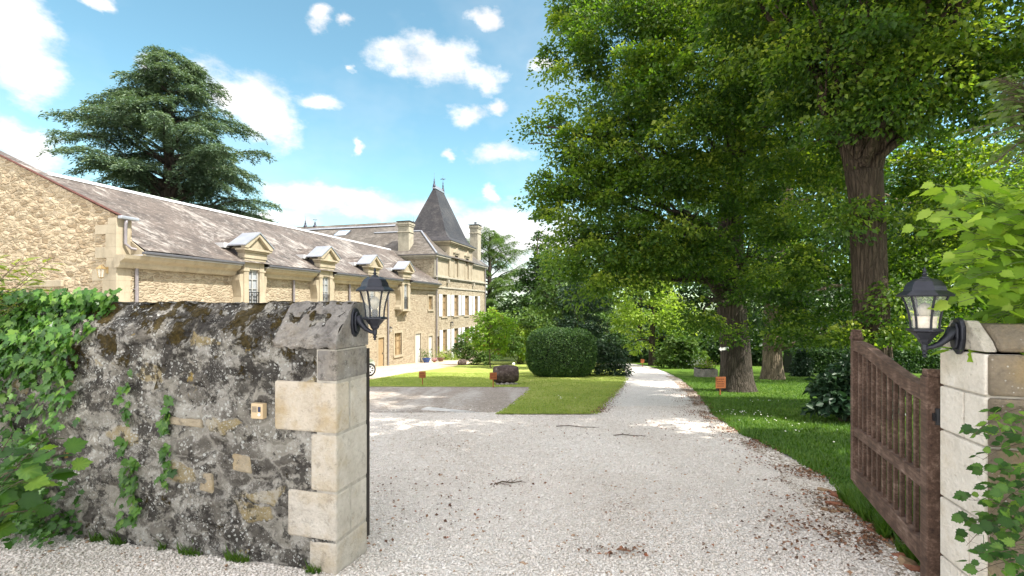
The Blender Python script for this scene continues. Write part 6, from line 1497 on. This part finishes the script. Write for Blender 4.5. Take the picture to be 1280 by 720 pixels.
# fallen twigs on the gravel
for i, (px, py, ln, an, nm) in enumerate([(722, 535, .75, -8, 'dark fallen twig on the gravel near the island lawn tip'), (636, 606, .30, 15, 'small leafy twig in the middle of the gravel'), (787, 546, .5, -3, 'thin twig on the gravel at the edge of the tree shade')]):
    p = gp(px, py); q = MB(); r3 = random.Random(i)
    q.tube([(-ln / 2, 0, .02), (-ln * .2, .03, .03), (ln * .1, -.02, .025), (ln / 2, .02, .02)], [.008, .007, .006, .003], 6)
    for k in range(4): x = -ln * .3 + k * ln * .2; q.tube([(x, 0, .025), (x + .08, r3.uniform(-.12, .12), .03)], [.004, .002], 5)
    o = q.build('fallen_twig', M['twig'], None); o.location = p; o.rotation_euler = (0, 0, R(an)); setp(o, nm, 'twig')

# ------------------------------------------------------------------ silver car parked in the court, mostly behind the old wall
cp = gp(461.5, 470.8); CA = R(180 + 12)
# wheel centre seen at px 459; local x forward, nose towards the drive
car = thing('parked_car', 'silver hatchback car mostly hidden behind the end of the old wall', 'car', (0, 0, 0), 0)
prof = [(-.62, .22), (.0, .20), (2.6, .22), (2.88, .30), (2.94, .52), (2.86, .72), (2.55, .90), (2.25, .97), (1.55, 1.42), (.95, 1.50), (.0, 1.47), (-.45, 1.30), (-.66, 1.0), (-.72, .60), (-.70, .32)]
q = MB(); W = .86
sec = [(-W, .90), (-W + .04, .97), (-.55, 1.0), (.55, 1.0), (W - .04, .97), (W, .90)]
v = []; n = len(prof); ys = [-W, -W + .05, -.6, .6, W - .05, W]
for y in ys:
    e_ = max(0, (abs(y) - .6) / (W - .6)); 
    for (x, z) in prof:
        cx_, cz_ = 1.3, .6; k = 1 - .05 * e_ ** 2; kz = 1 - (.05 * e_ ** 2)
        yy = y * (1 - .16 * max(0, (z - .9) / .6)) * (1 - .30 * max(0, (x - 2.3) / .64) ** 2); v.append((cx_ + (x - cx_) * k, yy, cz_ + (z - cz_) * kz))
fs = []
for j in range(len(ys) - 1):
    for i in range(n): fs.append((j * n + i, j * n + (i + 1) % n, (j + 1) * n + (i + 1) % n, (j + 1) * n + i))
fs.append(tuple(range(n))); fs.append(tuple((len(ys) - 1) * n + i for i in range(n - 1, -1, -1))); q.add(v, fs); q.build('body', M['car'], car, bevel=.05, smooth=True, seg=3)
for s in (-1, 1):
    for (x0, x1, xa, xb) in ((.02, 1.0, .12, .98), (1.06, 2.02, 1.06, 1.55)):
        yb_, yt_ = .862 * s, .785 * s
        q = MB(); q.add([(x0, yb_, .98), (x1, yb_, .98), (xb, yt_, 1.38), (xa, yt_, 1.38), (x0, yb_ + .012 * s, .98), (x1, yb_ + .012 * s, .98), (xb, yt_ + .012 * s, 1.38), (xa, yt_ + .012 * s, 1.38)], [(0, 1, 2, 3), (4, 5, 6, 7), (0, 1, 5, 4), (1, 2, 6, 5), (2, 3, 7, 6), (3, 0, 4, 7)]); q.build('side_window', M['carglass'], car)
    q = MB(); q.box(2.72, 2.86, .46 * s - .12, .46 * s + .12, .62, .74); q.build('headlight', M['panegrey'], car, bevel=.03)
    q = MB(); q.box(-.71, -.62, .62 * s - .1, .62 * s + .1, .75, 1.0); q.build('tail_light', M['redlamp'], car, bevel=.02)
    for x in (0, 2.45):
        q = MB(); q.lathe([(.225, .0), (.225, -.10), (.30, -.10), (.33, -.06), (.33, .06), (.30, .10), (.225, .10), (.225, .0)], 28, cap=False); wo_ = q.build('wheel', M['tyre'], car, smooth=False); wo_.location = (x, .80 * s, .33); wo_.rotation_euler = (R(90), 0, 0)
        q = MB(); q.lathe([(.222, -.095), (.222, .095), (.20, .098), (.19, .02), (.19, -.02), (.20, -.098), (.222, -.095)], 28, cap=False)
        for k in range(7):
            a = k * 2 * math.pi / 7; c_, s_ = math.cos(a), math.sin(a)
            q.hexa([(c_ * .03 - s_ * .02, s_ * .03 + c_ * .02, -.085), (c_ * .2 - s_ * .014, s_ * .2 + c_ * .014, -.085), (c_ * .2 + s_ * .014, s_ * .2 - c_ * .014, -.085), (c_ * .03 + s_ * .02, s_ * .03 - c_ * .02, -.085), (c_ * .03 - s_ * .02, s_ * .03 + c_ * .02, .085), (c_ * .2 - s_ * .014, s_ * .2 + c_ * .014, .085), (c_ * .2 + s_ * .014, s_ * .2 - c_ * .014, .085), (c_ * .03 + s_ * .02, s_ * .03 - c_ * .02, .085)])
        q.lathe([(.05, -.09), (.05, .09)], 12); q.build('rim', M['rim'], wo_)
        q = MB(); q.lathe([(.19, -.02), (.19, .02)], 20); q.build('brake_disc', M['rustiron'], wo_)
# place: nose wheel on the near side sits at the seen wheel
ca = R(44); nose = Vector((math.cos(ca), math.sin(ca), 0)); sidev = Vector((math.sin(ca), -math.cos(ca), 0))
loc = cp - nose * 2.45 - sidev * .80; loc.z = cp.z + .012; car.location = loc; car.rotation_euler = (0, 0, ca)
